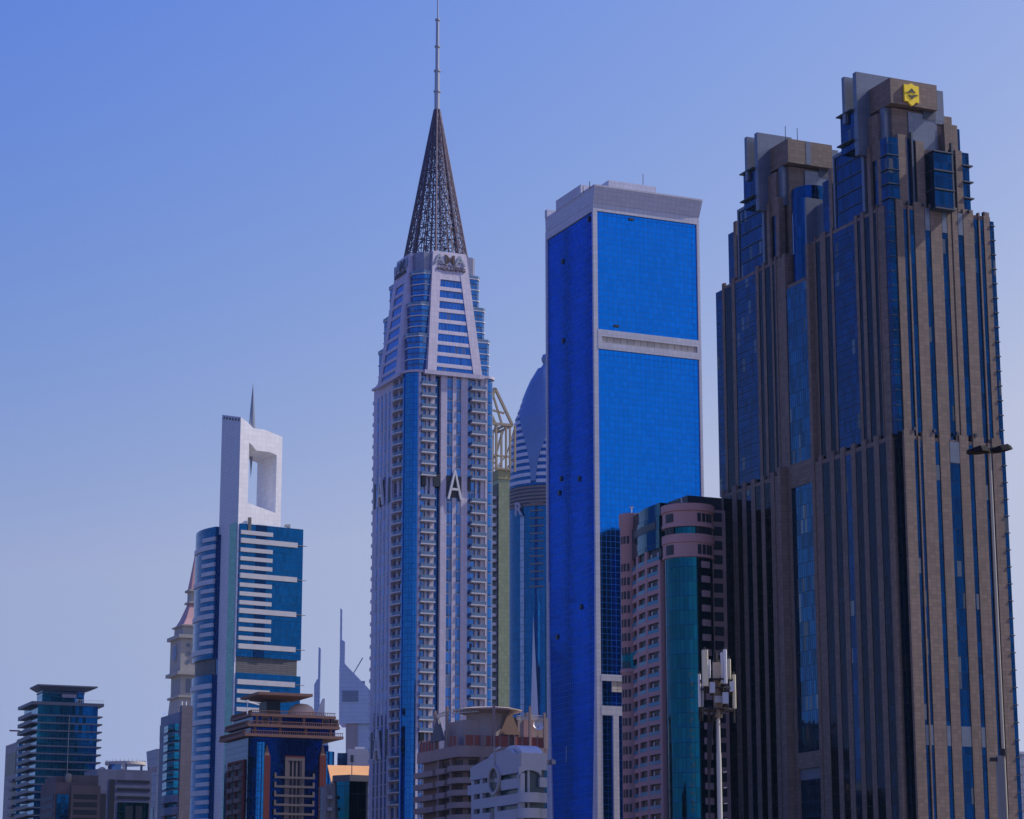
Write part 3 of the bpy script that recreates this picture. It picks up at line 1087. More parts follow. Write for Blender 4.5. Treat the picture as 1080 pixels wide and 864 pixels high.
def rise(p):                                               # the top of the frame climbs towards the back on the left
    x, z = p
    return (x, z + max(0, 1 - x / 8) * 5.0) if z > zr - 1 and x < 8 else (x, z)


m = MB()
n = len(out)
F0 = [(p[0], 0, p[1]) for p in out]
F1 = [(p[0], AD, rise(p)[1]) for p in out]
I0 = [(p[0], 0, p[1]) for p in inn]
I1 = [(p[0], AD, p[1]) for p in inn]
for i in range(n):
    j = (i + 1) % n
    m.face([F0[i], F0[j], I0[j], I0[i]])
    m.face([F1[j], F1[i], I1[i], I1[j]])
    if i not in (n - 1,):
        m.face([F0[j], F0[i], F1[i], F1[j]])
    m.face([I0[i], I0[j], I1[j], I1[i]])
m.face([F0[0], F0[n - 1], F1[n - 1], F1[0]], None, 1)
m.build("white_frame", [wh, wl_], K)
zm1_ = T.R(290, 695)[1]
# teal strip and glass reveal on the pillar
zs = T.L(245, 548)[1]
ya, yb = T.L(246.3, 690)[0], T.L(239, 690)[0]
box("glass_strip", kg2, K, -.12, .3, ya, yb, 0, zs - 2)
box("glass_strip", kg, K, -.1, .3, AD - 2.6, AD - .3, 0, zs - 5)
# small louvre slots along the top edge of the pillar
for i in range(6):
    ya_ = AD * (.06 + .155 * i)
    box("roof_slot", louv, K, -.05, .2, ya_, ya_ + AD * .1, zl + ya_ / AD * 5 - 1.7, zl + ya_ / AD * 5 - .5)
MB().prism([(8.5, -1.0), (13.6, -1.15), (13.6, -.4), (8.5, -.4)], zm1_, T.Z(552)).build("shadow_glass", glass("navy_glass", (.001, .03, .12), 1.6, 3.75, lw=.1, lh=.14), K)  # darker glass set proud of the wall, imitating shade between the bands
# needle: a double spindle hanging through the frame
xn, zn = T.R(267.6, 404, 14)
xm = T.R(266.5, 450, 14)
zbot = T.R(265.6, 505, 14)[1]
zmid = xm[1]
MB().lathe(xn - .3, 14, [(0.02, zbot), (.55, zbot + 8), (1.25, zmid - 4), (1.45, zmid), (1.2, zmid + 5), (.55, zmid + 14), (0.02, zn)], 14).build("needle", plain("needle_steel", (.22, .24, .3), .35, .7), K, smooth=True)
# glass wings
zw = T.Z(552)
WR = T.R(319.7, 555)[0]
zm1, zm0 = T.R(290, 695)[1], T.R(290, 712)[1]
for z0, z1 in ((0, zm0), (zm1, zw)):
    MB().prism([(.6, -.35), (15, -.9), (WR, -.35), (WR, 22), (AW + .1, 22), (AW + .1, .2), (.6, .2)], z0, z1).build("glass_wall", kg, K)
box("plant_louvre", louv, K, .7, WR - 1.8, -.12, 20, zm0 + .01, zm1 - .01)
MB().box(4.5, 6.0, -.95, -.5, zw - 4, zw + 3).build("roof_slot", louv, K)
YL = T.L(208, 600)[0]
ys = [AD + (YL - AD) * i / 12 for i in range(13)]


def bulge(t):
    return -.5 - 3.2 * math.sin(math.pi * (0.15 + .75 * t)) + .4


LP = [(bulge(i / 12), ys[i]) for i in range(13)]
left_plan = [(6, AD + .05)] + [(6, YL)] + LP[::-1]
zlw = T.L(208, 568)[1]
for z0, z1 in ((0, zm0 + 1), (zm1 + 1, zw + 1.5)):
    MB().prism(left_plan[::-1] if False else left_plan, z0, z1).build("glass_wall", kg, K)
MB().prism([(6, AD + .1), (6, YL - .8)] + [(p[0] + 1.2, p[1] if 0 < i < 12 else p[1] - .5) for i, p in enumerate(LP)][::-1], zm0, zm1 + 1).build("plant_louvre", louv, K)
# bands, storey by storey: every fourth one long
z_first = T.R(270, 562.9)[1]
zA_, zB_ = T.R(270, 572.4)[1], T.R(270, 609.2)[1]
pitch = (zA_ - zB_) / 4
xs, xl, xt = T.R(285.6, 600)[0], T.R(311.6, 600)[0], T.R(320.5, 600)[0]
endm = plain("band_end", (0.85, 0.85, 0.84), 0.5)
short = lng = None
k = 0
z = zA_ + pitch
while z > 4:
    long_ = (k % 4 == 1)
    if not (zm0 - 2.2 < z < zm1 + 1.0):
        x1 = xl if long_ else xs
        MB().box(.9, x1, -1.7 if not long_ else -1.9, -.2, z - .9, z + (.9 if not long_ else 1.3)).build("white_band", band, K)
        if long_:
            MB().bar((xl - 2, -1.3, z + .2), (xt + .6, -1.3, z + .2), .16, 5).build("band_needle", louv, K)
        # left wing: the long band wraps the whole bulge, the short ones its near half
        i1 = 12 if long_ else 5
        inn_ = [(p[0] + .3, p[1]) for p in LP[:i1 + 1]]
        ou = [(p[0] - .55, p[1]) for p in LP[:i1 + 1]]
        MB().prism(inn_ + ou[::-1], z - .9, z + (.9 if not long_ else 1.3)).build("white_band", band, K)
    z -= pitch
    k += 1
# ---------------------------------------------------------------- bullet-shaped tower behind the blue slab
T = Thing("domed_tower", "bullet shaped blue tower with striped pale bands, a smooth sail and a ball on top", "tower", 578, 520, 1300, rot=0)
Rr = T.o
mpp = 1300 / F * 1.03
prof = []                                                   # (height, radius) read from the left outline
for py, px in ((540, 535.6), (520, 535.8), (497, 537), (478, 538.4), (460, 540.4), (440, 544), (421, 551.0), (407, 556.5), (397, 561), (389, 566.0), (384, 569)):
    prof.append((zrow(py, 1310), (578 - px) * mpp))


def rad(z):
    if z <= prof[0][0]:
        return prof[0][1]
    for (z0, r0), (z1, r1) in zip(prof, prof[1:]):
        if z0 <= z <= z1:
            return r0 + (r1 - r0) * (z - z0) / (z1 - z0)
    return prof[-1][1]


CY = prof[0][1]
pale = plain("pale_band", (0.42, 0.46, 0.56), 0.5)
sailm = grid("sail_cladding", (0.11, 0.19, 0.36), (0.09, 0.155, 0.3), 3, 3, .1, .1, metal=.2, rough=.3, var=.05)
rg = glass("rose_blue_glass", (0.004, 0.09, 0.28), 1.6, 4, var=.12)
rb_ = plain("bronze_louvre", (0.17, 0.13, 0.13), 0.5, .3)
zL0, zL1 = zrow(530, 1290), zrow(507, 1290)
th_s = math.radians(270 - 21)                               # the sail faces the near corner


def ring(z0, z1, g, a0, a1, grow=0.0, n=40):
    u = 0
    for i in range(n):
        t0, t1 = a0 + (a1 - a0) * i / n, a0 + (a1 - a0) * (i + 1) / n
        q = []
        for zz, t in ((z0, t0), (z0, t1), (z1, t1), (z1, t0)):
            r = rad(zz) + grow
            q.append((r * math.cos(t), CY + r * math.sin(t), zz))
        r = rad(z0)
        g.face(q, [(r * t0 + 300, z0), (r * t1 + 300, z0), (r * t1 + 300, z1), (r * t0 + 300, z1)])


def sail_w(z):
    t = min(1, max(0, (z - zrow(503, 1290)) / (zrow(420, 1290) - zrow(503, 1290))))
    return math.radians(4 + 44 * t ** 2.0)


m = MB()
ring(0, zL0, m, 0, 2 * math.pi, 0, 72)
zz = zL1
while zz < prof[-1][0]:
    z1 = min(zz + 4, prof[-1][0])
    ring(zz, z1, m, 0, 2 * math.pi, 0, 72)
    zz = z1
m.build("glass_wall", rg, Rr, smooth='angle')
z = zL1 + 1.2
while z < zrow(412, 1300):
    w_ = sail_w(z)
    m = MB()
    a0, a1 = th_s + w_, th_s + 2 * math.pi - w_
    for zz0, zz1 in ((z, z + 2.0),):
        ring(zz0, zz1, m, a0, a1, .45, 64)
        for i in range(64):                                  # soffit and top of the band
            t0, t1 = a0 + (a1 - a0) * i / 64, a0 + (a1 - a0) * (i + 1) / 64
            for zq in (zz0, zz1):
                r0, r1 = rad(zq) - .2, rad(zq) + .45
                m.face([(r0 * math.cos(t0), CY + r0 * math.sin(t0), zq), (r1 * math.cos(t0), CY + r1 * math.sin(t0), zq), (r1 * math.cos(t1), CY + r1 * math.sin(t1), zq), (r0 * math.cos(t1), CY + r0 * math.sin(t1), zq)])
    m.build("pale_band", pale, Rr)
    z += 4.0
m = MB()
zs0, zs1 = zrow(503, 1290), prof[-1][0]
N = 30
for j in range(N):
    z0, z1 = zs0 + (zs1 - zs0) * j / N, zs0 + (zs1 - zs0) * (j + 1) / N
    for i in range(16):
        q, uv = [], []
        for zz, f in ((z0, i / 16), (z0, (i + 1) / 16), (z1, (i + 1) / 16), (z1, i / 16)):
            t = th_s + (2 * f - 1) * sail_w(zz) * (1.0 if zz < zrow(415, 1300) else 1.6)
            r = rad(zz) + .7
            q.append((r * math.cos(t), CY + r * math.sin(t), zz))
            uv.append((r * t + 300, zz))
        m.face(q, uv)
m.build("sail", sailm, Rr, smooth=True)
for k in range(6):
    z0 = zL0 + (zL1 - zL0) * k / 6
    m = MB()
    ring(z0 + .3, z0 + 1.5, m, 0, 2 * math.pi, .3, 64)
    m.build("louvre_ring", rb_, Rr)
m = MB()
ring(zL0, zL1, m, 0, 2 * math.pi, -.5, 64)
m.build("plant_wall", plain("dark_plant", (.05, .08, .17), .6), Rr)
zt_ = prof[-1][0]
zb_ = zrow(367, 1310)
MB().lathe(0, CY, [(prof[-1][1], zt_ - .2), (3.2, zt_ + 1.5), (2.2, zt_ + 3), (3.0, zb_ - 5.0), (3.3, zb_ - 3.2), (2.4, zb_ - 1), (.05, zb_)], 20).build("ball_finial", sailm, Rr, smooth=True)
# lower shaft: pale ribbon, thin brown shelves, tall pale wedge, big monogram


def on_shaft(px, py):
    xx = (px - 578) * mpp
    r = rad(0) + .15
    y = CY - math.sqrt(max(1, r * r - xx * xx))
    return xx, y, zrow(py, 1300 + y)


x0, y0, _ = on_shaft(549, 600)
x1, y1, _ = on_shaft(553, 600)
m = MB()
zr_ = zrow(543, 1300)
m.face([(x0, y0 - .1, 0), (x1, y1 - .1, 0), (x1, y1 - .1, zr_), (x0, y0 - .1, zr_)]).face([(x0, y0 + .5, 0), (x0, y0 + .5, zr_), (x1, y1 + .5, zr_), (x1, y1 + .5, 0)]) if False else m.prism([(x0, y0 - .15), (x1, y1 - .15), (x1, y1 + .6), (x0, y0 + .6)], 0, zr_)
m.build("pale_ribbon", grid("ribbon_panel", (.25, .38, .55), (.1, .18, .3), 3, 4, .1, .4, rough=.4), Rr)
for k in range(12):
    py = 531 + k * 8
    p0, p1 = on_shaft(559, py), on_shaft(573, py)
    MB().prism([(p0[0], p0[1] - .5), (p1[0], p1[1] - .9), (p1[0], p1[1] + .5), (p0[0], p0[1] + .8)], p0[2] - .35, p0[2] + .35).build("shelf", rb_, Rr)
pa, pb, pc = on_shaft(562.5, 648), on_shaft(559.5, 760), on_shaft(567.5, 760)
m = MB()
m.face([(pb[0], pb[1] - .4, pb[2]), (pc[0], pc[1] - .4, pc[2]), (pa[0], pa[1] - .4, pa[2])])
m.face([(pb[0], pb[1] - .4, pb[2]), (pa[0], pa[1] - .4, pa[2]), (pb[0], pb[1] + .5, pb[2])])
m.face([(pc[0], pc[1] - .4, pc[2]), (pc[0], pc[1] + .5, pc[2]), (pa[0], pa[1] - .4, pa[2])])
m.build("pale_wedge", pale, Rr)
xr, yr, zr_ = on_shaft(549.5, 543)
lettering("sign_letter", "R", 10.5, plain("sign_lilac", (.3, .3, .4), .5), Rr, (xr - 1.5, yr - .9, zr_ - .5), (math.pi / 2, 0, math.radians(-35)), .8, .2)

# ---------------------------------------------------------------- yellow-green tower with the open gold roof frame
T = Thing("gold_frame_tower", "narrow yellow green tower with an open gold steel roof frame between two blue towers", "tower", 526, 520, 1000)
Y = T.o
yg = grid("olive_glass", (0.2, 0.24, 0.15), (0.13, 0.15, 0.1), 1.4, 1.8, .1, .1, metal=.25, rough=.3, var=.1)
gold = plain("gold_steel", (0.3, 0.245, 0.17), .6, .1)
zt_ = T.Z(505)
yw = T.R(537.3, 560)[0]
yl = 30.0
MB().box(0, yw, 0, yl, 0, zt_).build("wall", yg, Y)
box("crown_band", plain("olive_band", (.26, .25, .12), .6), Y, -.3, yw + .3, -.3, yl, zt_, zt_ + 4)
m = MB()
MB().box(-.3, .2, .5, yl, 0, zt_ - 2).build("balcony_recess", plain("dark_opening", (.015, .018, .03), .4), Y)
wb = plain("balcony_slab", (.62, .6, .6), .6)
p = None
for k in range(34):
    zz = zt_ - 8 - k * 3.9
    if zz < 40: break
    if p is None:
        p = MB().box(-2.0, -.3, 1.5, 7.5, -.7, .6).box(-1.7, -.3, 11, 16, -.7, .6).build("balcony", wb, Y, (0, 0, zz))
    else:
        dup(p, Y, (0, 0, zz))
z1, z2, z3 = T.Z(497), T.R(540, 449)[1], T.R(522, 410)[1]
xx1 = T.R(540, 449)[0]
m = MB()
r = .55
for yy in (-.5, 14):
    for x in (-6, -1.5, 3.2, 7.4, xx1 - 1.2):
        m.bar((x, yy, zt_ + 3.5), (x, yy, z2), r, 4)
    m.bar((-8, yy, z2), (xx1, yy, z2), .75, 4)
    m.bar((-8, yy, z2 - 14), (xx1 - 1, yy, z2 - 14), r, 4)
    m.bar((-8, yy, z1 + 1), (xx1 - 1, yy, z1 + 1), r, 4)
    m.bar((xx1, yy, z2), (-2, yy, z3), .75, 4)
    m.bar((xx1 - 5, yy, z2), (-3, yy, z3 - 3), r, 4)
    m.bar((-2, yy, z3), (-8, yy, z2), .75, 4)
    for x in (-6, -1.5, 3.2):
        m.bar((x, yy, z2 - 14), (x + 4.4, yy, z2), .3, 4)
        m.bar((x, yy, z1 + 1), (x + 4.4, yy, z2 - 14), .3, 4)
    m.bar((-4, yy, z2 + 6), (xx1 - 4, yy, z2 + 5), r, 4)
for x in (xx1, -2, 3.2):
    m.bar((x, -.5, z2 if x > 0 else z3), (x, 14, z2 if x > 0 else z3), r, 4)
m.build("roof_frame", gold, Y)

# ---------------------------------------------------------------- pink tower with teal glass
T = Thing("pink_tower", "pink rounded apartment tower with teal glass cylinder and a balcony grid", "apartment tower", 725.5, 560, 586)
P = T.o
pink = plain("pink_plaster", (0.42, 0.24, 0.235), 0.75, noise=.12, scale=.25)
teal = glass("teal_glass", (0.002, 0.085, 0.14), 1.1, 3.6, lw=.08, lh=.1, var=.18, span=(.28, (0.003, .08, .16)), line=(.004, .03, .06))
drk = plain("dark_opening", (.015, .018, .03), .4)
RC = 27.3 * 586 / F
zc = T.Z(531, 0, -RC)


def lat(name, mat, cx, cy, prof, a0=0, a1=360, n=48):
    return MB().lathe(cx, cy, prof, n, 0, math.radians(a0), math.radians(a1)).build(name, mat, P, smooth='angle')


zq = [T.Z(v, 0, -RC) for v in (531, 539, 555, 562.5, 572, 587)]
lat("glass_drum", teal, 0, 0, [(RC - .35, 0), (RC - .35, zq[5])], n=64)
lat("pink_ring", pink, 0, 0, [(RC - .6, zq[5] - .2), (RC + .15, zq[5]), (RC + .15, zq[5] + .5), (RC - .05, zq[5] + .6), (RC - .05, zq[4]), (RC + .2, zq[4] + .1), (RC + .2, zq[3] - .1), (RC - .7, zq[3])])
lat("glass_ring", teal, 0, 0, [(RC - .6, zq[3] - .3), (RC - .6, zq[2] + .3)])
lat("pink_ring", pink, 0, 0, [(RC - .7, zq[2]), (RC + .15, zq[2]), (RC + .15, zq[2] + .9), (RC - .05, zq[2] + 1.0), (RC - .05, zq[1]), (RC + .35, zq[1] + .2), (RC + .35, zq[0]), (RC - .8, zq[0]), (RC - .8, zq[0] - 1), (.02, zq[0] - 1)])


def drum_window(deg, z0, z1, w, r, mat=drk, name="window"):
    t = math.radians(deg)
    c, s_ = math.cos(t), math.sin(t)
    q = [(r * c - s_ * k - c * d, r * s_ + c * k - s_ * d) for k, d in ((-w / 2, .6), (w / 2, .6), (w / 2, -.12), (-w / 2, -.12))]
    return MB().prism(q, z0, z1).build(name, mat, P)


# angles are local; the camera looks from about -114 degrees
CA = -114
for zz0, zz1 in ((zq[2] + 1.2, zq[1] - .5), (zq[4] - 2.9, zq[4] - .5)):
    for d in (-58, -50, -43, 22, 34, 46, 57):
        drum_window(CA + d, zz0, zz1, .95, RC - .05)
for d in (-66, -54, -44, 20, 30, 40, 52, 64):
    drum_window(CA + d, zq[3] - .4, zq[2] - .1, 1.0, RC - .3)
# dark slot with pink balconies on the right of the drum
fl = 3.62
zz = zq[5] - fl
MB().lathe(0, 0, [(RC - .2, 0), (RC - .2, zq[5] - .4)], 8, 0, math.radians(CA + 20), math.radians(CA + 58)).build("dark_slot", glass("night_teal_glass", (.002, .02, .05), 1.1, fl), P)
pb_ = None
kk = 0
while zz > 8 and kk < 26:
    q = []
    for a in (26, 34, 42, 50):
        t = math.radians(CA + a)
        q.append((math.cos(t), math.sin(t)))
    if pb_ is None:
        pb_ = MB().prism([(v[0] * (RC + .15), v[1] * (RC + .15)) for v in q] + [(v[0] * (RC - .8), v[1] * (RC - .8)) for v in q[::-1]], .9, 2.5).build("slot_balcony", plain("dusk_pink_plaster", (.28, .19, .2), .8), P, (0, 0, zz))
    else:
        dup(pb_, P, (0, 0, zz))
    zz -= fl
    kk += 1
# faint upright lettering on the drum
mk = plain("faded_gold", (.2, .18, .08), .6)
t = math.radians(CA - 3)
rng = random.Random(4)
m = MB()
zz = T.Z(712, 0, -RC)
while zz > T.Z(868, 0, -RC):
    for _ in range(4):
        du, dv = rng.uniform(-.5, .5), rng.uniform(-.8, .8)
        A0 = ((RC - .28) * math.cos(t) - math.sin(t) * du, (RC - .28) * math.sin(t) + math.cos(t) * du, zz + dv)
        e2, f2 = rng.uniform(-.6, .6), rng.uniform(-.9, .9)
        A1 = ((RC - .28) * math.cos(t) - math.sin(t) * e2, (RC - .28) * math.sin(t) + math.cos(t) * e2, zz + f2)
        if (Vector(A0) - Vector(A1)).length > .3:
            m.bar(A0, A1, .09, 4)
    zz -= 2.2
m.build("upright_sign", mk, P)
# balcony wall going back to the far round pier
yp = T.L(665.5, 600, -2.0)[0]
rp = 2.7
zp = T.Z(541.5, -2, yp - rp)
ym0, ym1 = 4.2, yp - 1.8
xw = -RC + 1.0


def wall_x(y):
    t = (y - ym0) / (ym1 - ym0)
    return xw + (-2.2 - xw) * t - .9 * math.sin(math.pi * t)


ny = 12
WP = [(wall_x(ym0 + (ym1 - ym0) * i / ny), ym0 + (ym1 - ym0) * i / ny) for i in range(ny + 1)]
ztm = T.Z(583, -4, 12)
ztt = T.Z(536, -4, 12)
MB().prism([(3, ym0), (3, ym1)] + WP[::-1], 0, ztm).build("balcony_wall", drk, P)
MB().prism([(3, ym0), (3, ym1)] + [(q[0] - .5, q[1]) for q in WP[::-1]], ztm, ztt - 3.4).build("glass_bow", teal, P)
MB().prism([(3, ym0), (3, ym1)] + [(q[0] - .2, q[1]) for q in WP[::-1]], ztt - 3.4, ztt).build("glass_bow", teal, P)
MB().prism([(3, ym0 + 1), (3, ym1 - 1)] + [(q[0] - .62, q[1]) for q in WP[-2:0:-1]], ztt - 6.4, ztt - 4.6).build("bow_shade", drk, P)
post = pink
for f in (0.0, .36, .68, 1.0):
    y = ym0 + (ym1 - ym0) * f
    x = wall_x(y)
    MB().box(x - .7, x + .6, y - .55, y + .55, 0, ztm - (0 if f else 3.6)).build("pink_post", post, P)
kk = 0
zz = ztm - fl
first = None
while zz > 6 and kk < 25:
    if first is None:
        m = MB()
        for i in range(ny):
            (x0, y0), (x1, y1) = WP[i], WP[i + 1]
            m.prism([(x0 - .6, y0), (x0 + .3, y0), (x1 + .3, y1), (x1 - .6, y1)][::-1], -.55, .55)
        first = m.build("floor_beam", pink, P, (0, 0, zz))
        m = MB()
        for i in range(ny):
            (x0, y0), (x1, y1) = WP[i], WP[i + 1]
            m.prism([(x0 - .62, y0), (x0 - .5, y0), (x1 - .5, y1), (x1 - .62, y1)][::-1], .55, 1.5)
        m.build("railing", plain("teal_railing", (.02, .18, .28), .3), first)
        m = MB()
        for y in (ym0 + 1.2, ym0 + 5.0, ym0 + 8.4):
            x = wall_x(y)
            m.box(x - .15, x + .2, y, y + .8, .55, 2.6)
        m.build("door", plain("pale_door", (.4, .36, .36), .6), first)
    else:
        dup(first, P, (0, 0, zz))
    zz -= fl
    kk += 1
# far pier
MB().lathe(-2.0, yp, [(rp, 0), (rp, zp - 3.6), (rp + .35, zp - 3.0), (rp + .35, zp), (.02, zp)], 28).build("round_pier", pink, P, smooth='angle')
zz = zp - 8
kk = 0
proto = None
while zz > 8 and kk < 26:
    if kk not in (1,):
        for d in (-62, -40, -18):
            if kk * 3 > 74: break
            t = math.radians(CA + d)
            if proto is None:
                proto = MB().box(-.1, .25, -.32, .32, 0, 2.0).build("window", drk, P, (-2.0 + rp * math.cos(t), yp + rp * math.sin(t), zz), rotz=t + math.pi)
            else:
                dup(proto, P, (-2.0 + rp * math.cos(t), yp + rp * math.sin(t), zz), t + math.pi)
    zz -= fl
    kk += 1
zt2 = T.Z(697, -2, yp - rp)
MB().lathe(-2.0, yp, [(rp + .08, zt2 - 2), (rp + .08, zt2 + 2)], 20).build("glass_ring", teal, P)
MB().lathe(-2.0, yp, [(rp + .35, zt2 - 3.0), (rp + .35, zt2 - 2)], 20).build("pink_ring", pink, P)
# side facing the road, the hotel's shadow put into its darker pink
zs_ = T.Z(527, 12, 2)
xe = T.R(770, 600, 1.5)[0]
MB().box(3, xe, 1.5, ym1, 0, zs_ - 3).build("side_wall", grid("shaded_pink_wall", (.3, .2, .2), (.2, .13, .13), 50, fl, .05, .12, rough=.8), P)
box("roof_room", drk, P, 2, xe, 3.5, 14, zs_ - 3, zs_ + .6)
kk = 0
zz = zs_ - 6
proto = None
while zz > 8 and kk < 26:
    for x in (T.R(757, 600, 1.5)[0],):
        if proto is None:
            proto = MB().box(-1.2, 1.4, -.12, .3, 0, 2.3).build("side_window", drk, P, (x, 1.5, zz))
        else:
            dup(proto, P, (x, 1.5, zz))
    zz -= fl
    kk += 1
MB().lathe(-1, 1, [(.5, zc - 1), (.5, zc + 1.2)], 8).bar((-1, 1, zc + 1.2), (-1.5, .5, zc + 2.4), .2).build("roof_dish", plain("white_metal", (.72, .72, .72), .45, .1), P)
MB().bar((-2.4, yp - 1.5, zp), (-2.4, yp - 1.5, zp + 1.5), .12).lathe(-2.4, yp - 1.6, [(.05, zp + 1.4), (.6, zp + 1.8)], 10).build("roof_dish", plain("white_metal", (.72, .72, .72), .45, .1), P)
# ---------------------------------------------------------------- dark blue glass hotel with brown tiered crown
dk = plain("dark_opening", (.015, .018, .03), .4)
wmet = plain("white_metal", (.72, .72, .72), .45, .1)
T = Thing("blue_hotel", "low dark blue glass building with brown tiered balustrade crown, flat canopy and red pilasters", "hotel", 262, 776, 780)
D = T.o
dg = glass("dark_blue_glass", (.001, .055, .16), 1.3, 1.9, lw=.08, lh=.08, var=.16)
lg = glass("light_blue_glass", (.012, .16, .42), 1.3, 1.9, var=.12)
br = plain("brown_trim", (.19, .1, .08), .7)
red = plain("red_trim", (.12, .016, .016), .6)
zc = T.Z(776)
xw = T.R(340, 790)[0]
xe = T.R(354, 790, 3)[0]
ll = T.L(237, 800)[0]
MB().box(0, xw, 0, ll, 0, zc).box(xw, xe - 2.5, 3.0, ll - 2, 0, zc - 2).build("glass_wall", dg, D)
MB().lathe(xe - 2.6, 4.6, [(2.6, 0), (2.6, zc - 4), (.02, zc - 4)], 20).build("corner_drum", lg, D, smooth='angle')
x0 = T.R(274.5, 800)[0]
MB().lathe(x0, .2, [(1.6, 0), (1.6, zc - 2), (.02, zc - 2)], 18).build("glass_column", lg, D, smooth='angle')
# tiers of the crown
tiers = ((1.7, zc, 1.3), (.3, zc + 3.3, 1.2), (-1.2, zc + 6.9, 1.2))
for i, (o_, z, h) in enumerate(tiers):
    m = MB().box(-o_, xe + o_ * .6, -o_, ll + o_, z - .2, z + h * .55)
    m.build("cornice", br, D)
    m = MB()
    n = 44
    for k in range(n + 1):
        x = -o_ + .3 + (xe + 1.6 * o_ - .6) * k / n
        m.box(x - .07, x + .07, -o_ + .2, -o_ + .4, z + h * .55, z + h * .55 + .9)
        y = -o_ + .3 + (ll + 2 * o_ - .6) * k / n
        m.box(-o_ + .2, -o_ + .4, y - .07, y + .07, z + h * .55, z + h * .55 + .9)
    m.box(-o_ + .15, xe + .6 * o_ - .1, -o_ + .15, -o_ + .5, z + h * .55 + .9, z + h * .55 + 1.1).box(-o_ + .15, -o_ + .5, -o_ + .5, ll + o_ - .1, z + h * .55 + .9, z + h * .55 + 1.1)
    m.build("balustrade", br, D)
for (o_, za, zb) in ((1.0, zc + .6, zc + 3.2), (2.0, zc + 3.8, zc + 6.8)):
    MB().box(o_, xe - o_, o_, ll - o_, za, zb).build("tier_glass", dg, D)
    for k in range(4):
        x = o_ + 1 + (xe - 2 * o_ - 3) * k / 3
        box("tier_post", br, D, x, x + .9, o_ - .25, o_ + .3, za, zb)
for x in (5.0, 8.5, 26.0, 29.2):
    MB().box(x, x + 2.6, 1.6, 1.95, zc + 4.1, zc + 6.6).build("window_frame", br, D)
    MB().box(x + .4, x + 2.2, 1.55, 1.6, zc + 4.5, zc + 6.2).build("window", dk, D)
zp = T.Z(733, 8, 8)
cx0, cx1 = T.R(270, 740, 4)[0], T.R(327, 740, 4)[0]
MB().box(cx0 + 5, cx1 - 9, 8, 16, zc + 7.6, zp - 2).build("roof_room", dk, D)
MB().prism([(cx0 + 6, 6), (cx1 - 7, 6), (cx1 - 7, 18), (cx0 + 6, 18)], zp - 1.5, zp - .6, 0, True, True, [(cx0, 1.5), (cx1, 1.5), (cx1, 21), (cx0, 21)]).box(cx0 - .05, cx1 + .05, 1.45, 21.05, zp - .6, zp + .3).build("roof_canopy", br, D)
xd = T.R(318, 748, 9)[0]
zd = T.Z(744, xd, 9)
MB().lathe(xd, 9, [(4.6, zc + 7.5), (4.6, zd - 2.2), (3.6, zd - .6), (2.0, zd + .3), (.02, zd + .6)], 22).build("dome", plain("sand_plaster", (.75, .55, .42), .8), D, smooth=True)
MB().prism([(xd + 4.0, 7), (xd + 7.5, 7), (xd + 7.5, 7.5), (xd + 4.0, 7.5)], zc + 7.6, zd + 2.4, 0, True, True, [(xd + 6.9, 7), (xd + 7.5, 7), (xd + 7.5, 7.5), (xd + 6.9, 7.5)]).build("white_sail", wmet, D)
xs = T.R(261, 742, 2)[0]
MB().bar((xs, 2, zc + 7), (xs, 2, zc + 11.4), .2).bar((xs - .2, 1.6, zc + 11.2), (xs + 4.0, 2, zc + 10.4), .25).box(xs - .5, xs + .4, 1.4, 2.2, zc + 10.9, zc + 11.8).build("roof_crane", wmet, D)
# framed window panel with T-bars
px0, px1 = T.R(300, 820)[0], T.R(320.5, 820)[0]
zp1 = T.R(300, 799)[1]
MB().box(px0, px0 + 1.0, -.6, .1, 0, zp1).box(px1 - 1.0, px1, -.6, .1, 0, zp1).box(px0 + 1, px1 - 1, -.6, .1, zp1 - 1, zp1).build("panel_frame", plain("pale_brown_trim", (.125, .1, .105), .7), D)
box("panel_glass", dk, D, px0 + 1, px1 - 1, -.12, .1, 0, zp1 - 1)
for k in range(1, 5):
    x = px0 + (px1 - px0) * k / 5
    box("panel_bar", plain("pale_brown_trim", (.125, .1, .105), .7), D, x - .28, x + .28, -.45, -.12, 0, zp1 - 1)
bx0, bx1 = T.R(288.5, 825)[0], T.R(331, 825)[0]
for k in range(9):
    z = T.R(310, 820.5 + 9.6 * k)[1]
    if z < 4: break
    MB().box(bx0, bx1, -1.0, -.62, z - .35, z + .35).box(bx0, bx0 + .7, -1.0, -.62, z + .35, z + 1.5).box(bx1 - .7, bx1, -1.0, -.62, z + .35, z + 1.5).build("cross_bar", plain("pale_brown_trim", (.125, .1, .105), .7), D)
box("red_lintel", red, D, px0, px1, -.5, .1, zp1, zp1 + .6)
for px in (280.5, 339.5):
    x = T.R(px, 820)[0]
    zt = T.R(px, 797)[1]
    zk = T.R(px, 786)[1]
    box("red_pilaster", red, D, x - 1.1, x + 1.1, -.9, .1, 0, zt)
    MB().prism([(x - .9, -.8), (x + .9, -.8), (x + .9, 0), (x - .9, 0)], zt, zk, 0, True, True, [(x - .15, -.4), (x + .15, -.4), (x + .15, -.1), (x - .15, -.1)]).build("pilaster_spike", br, D)
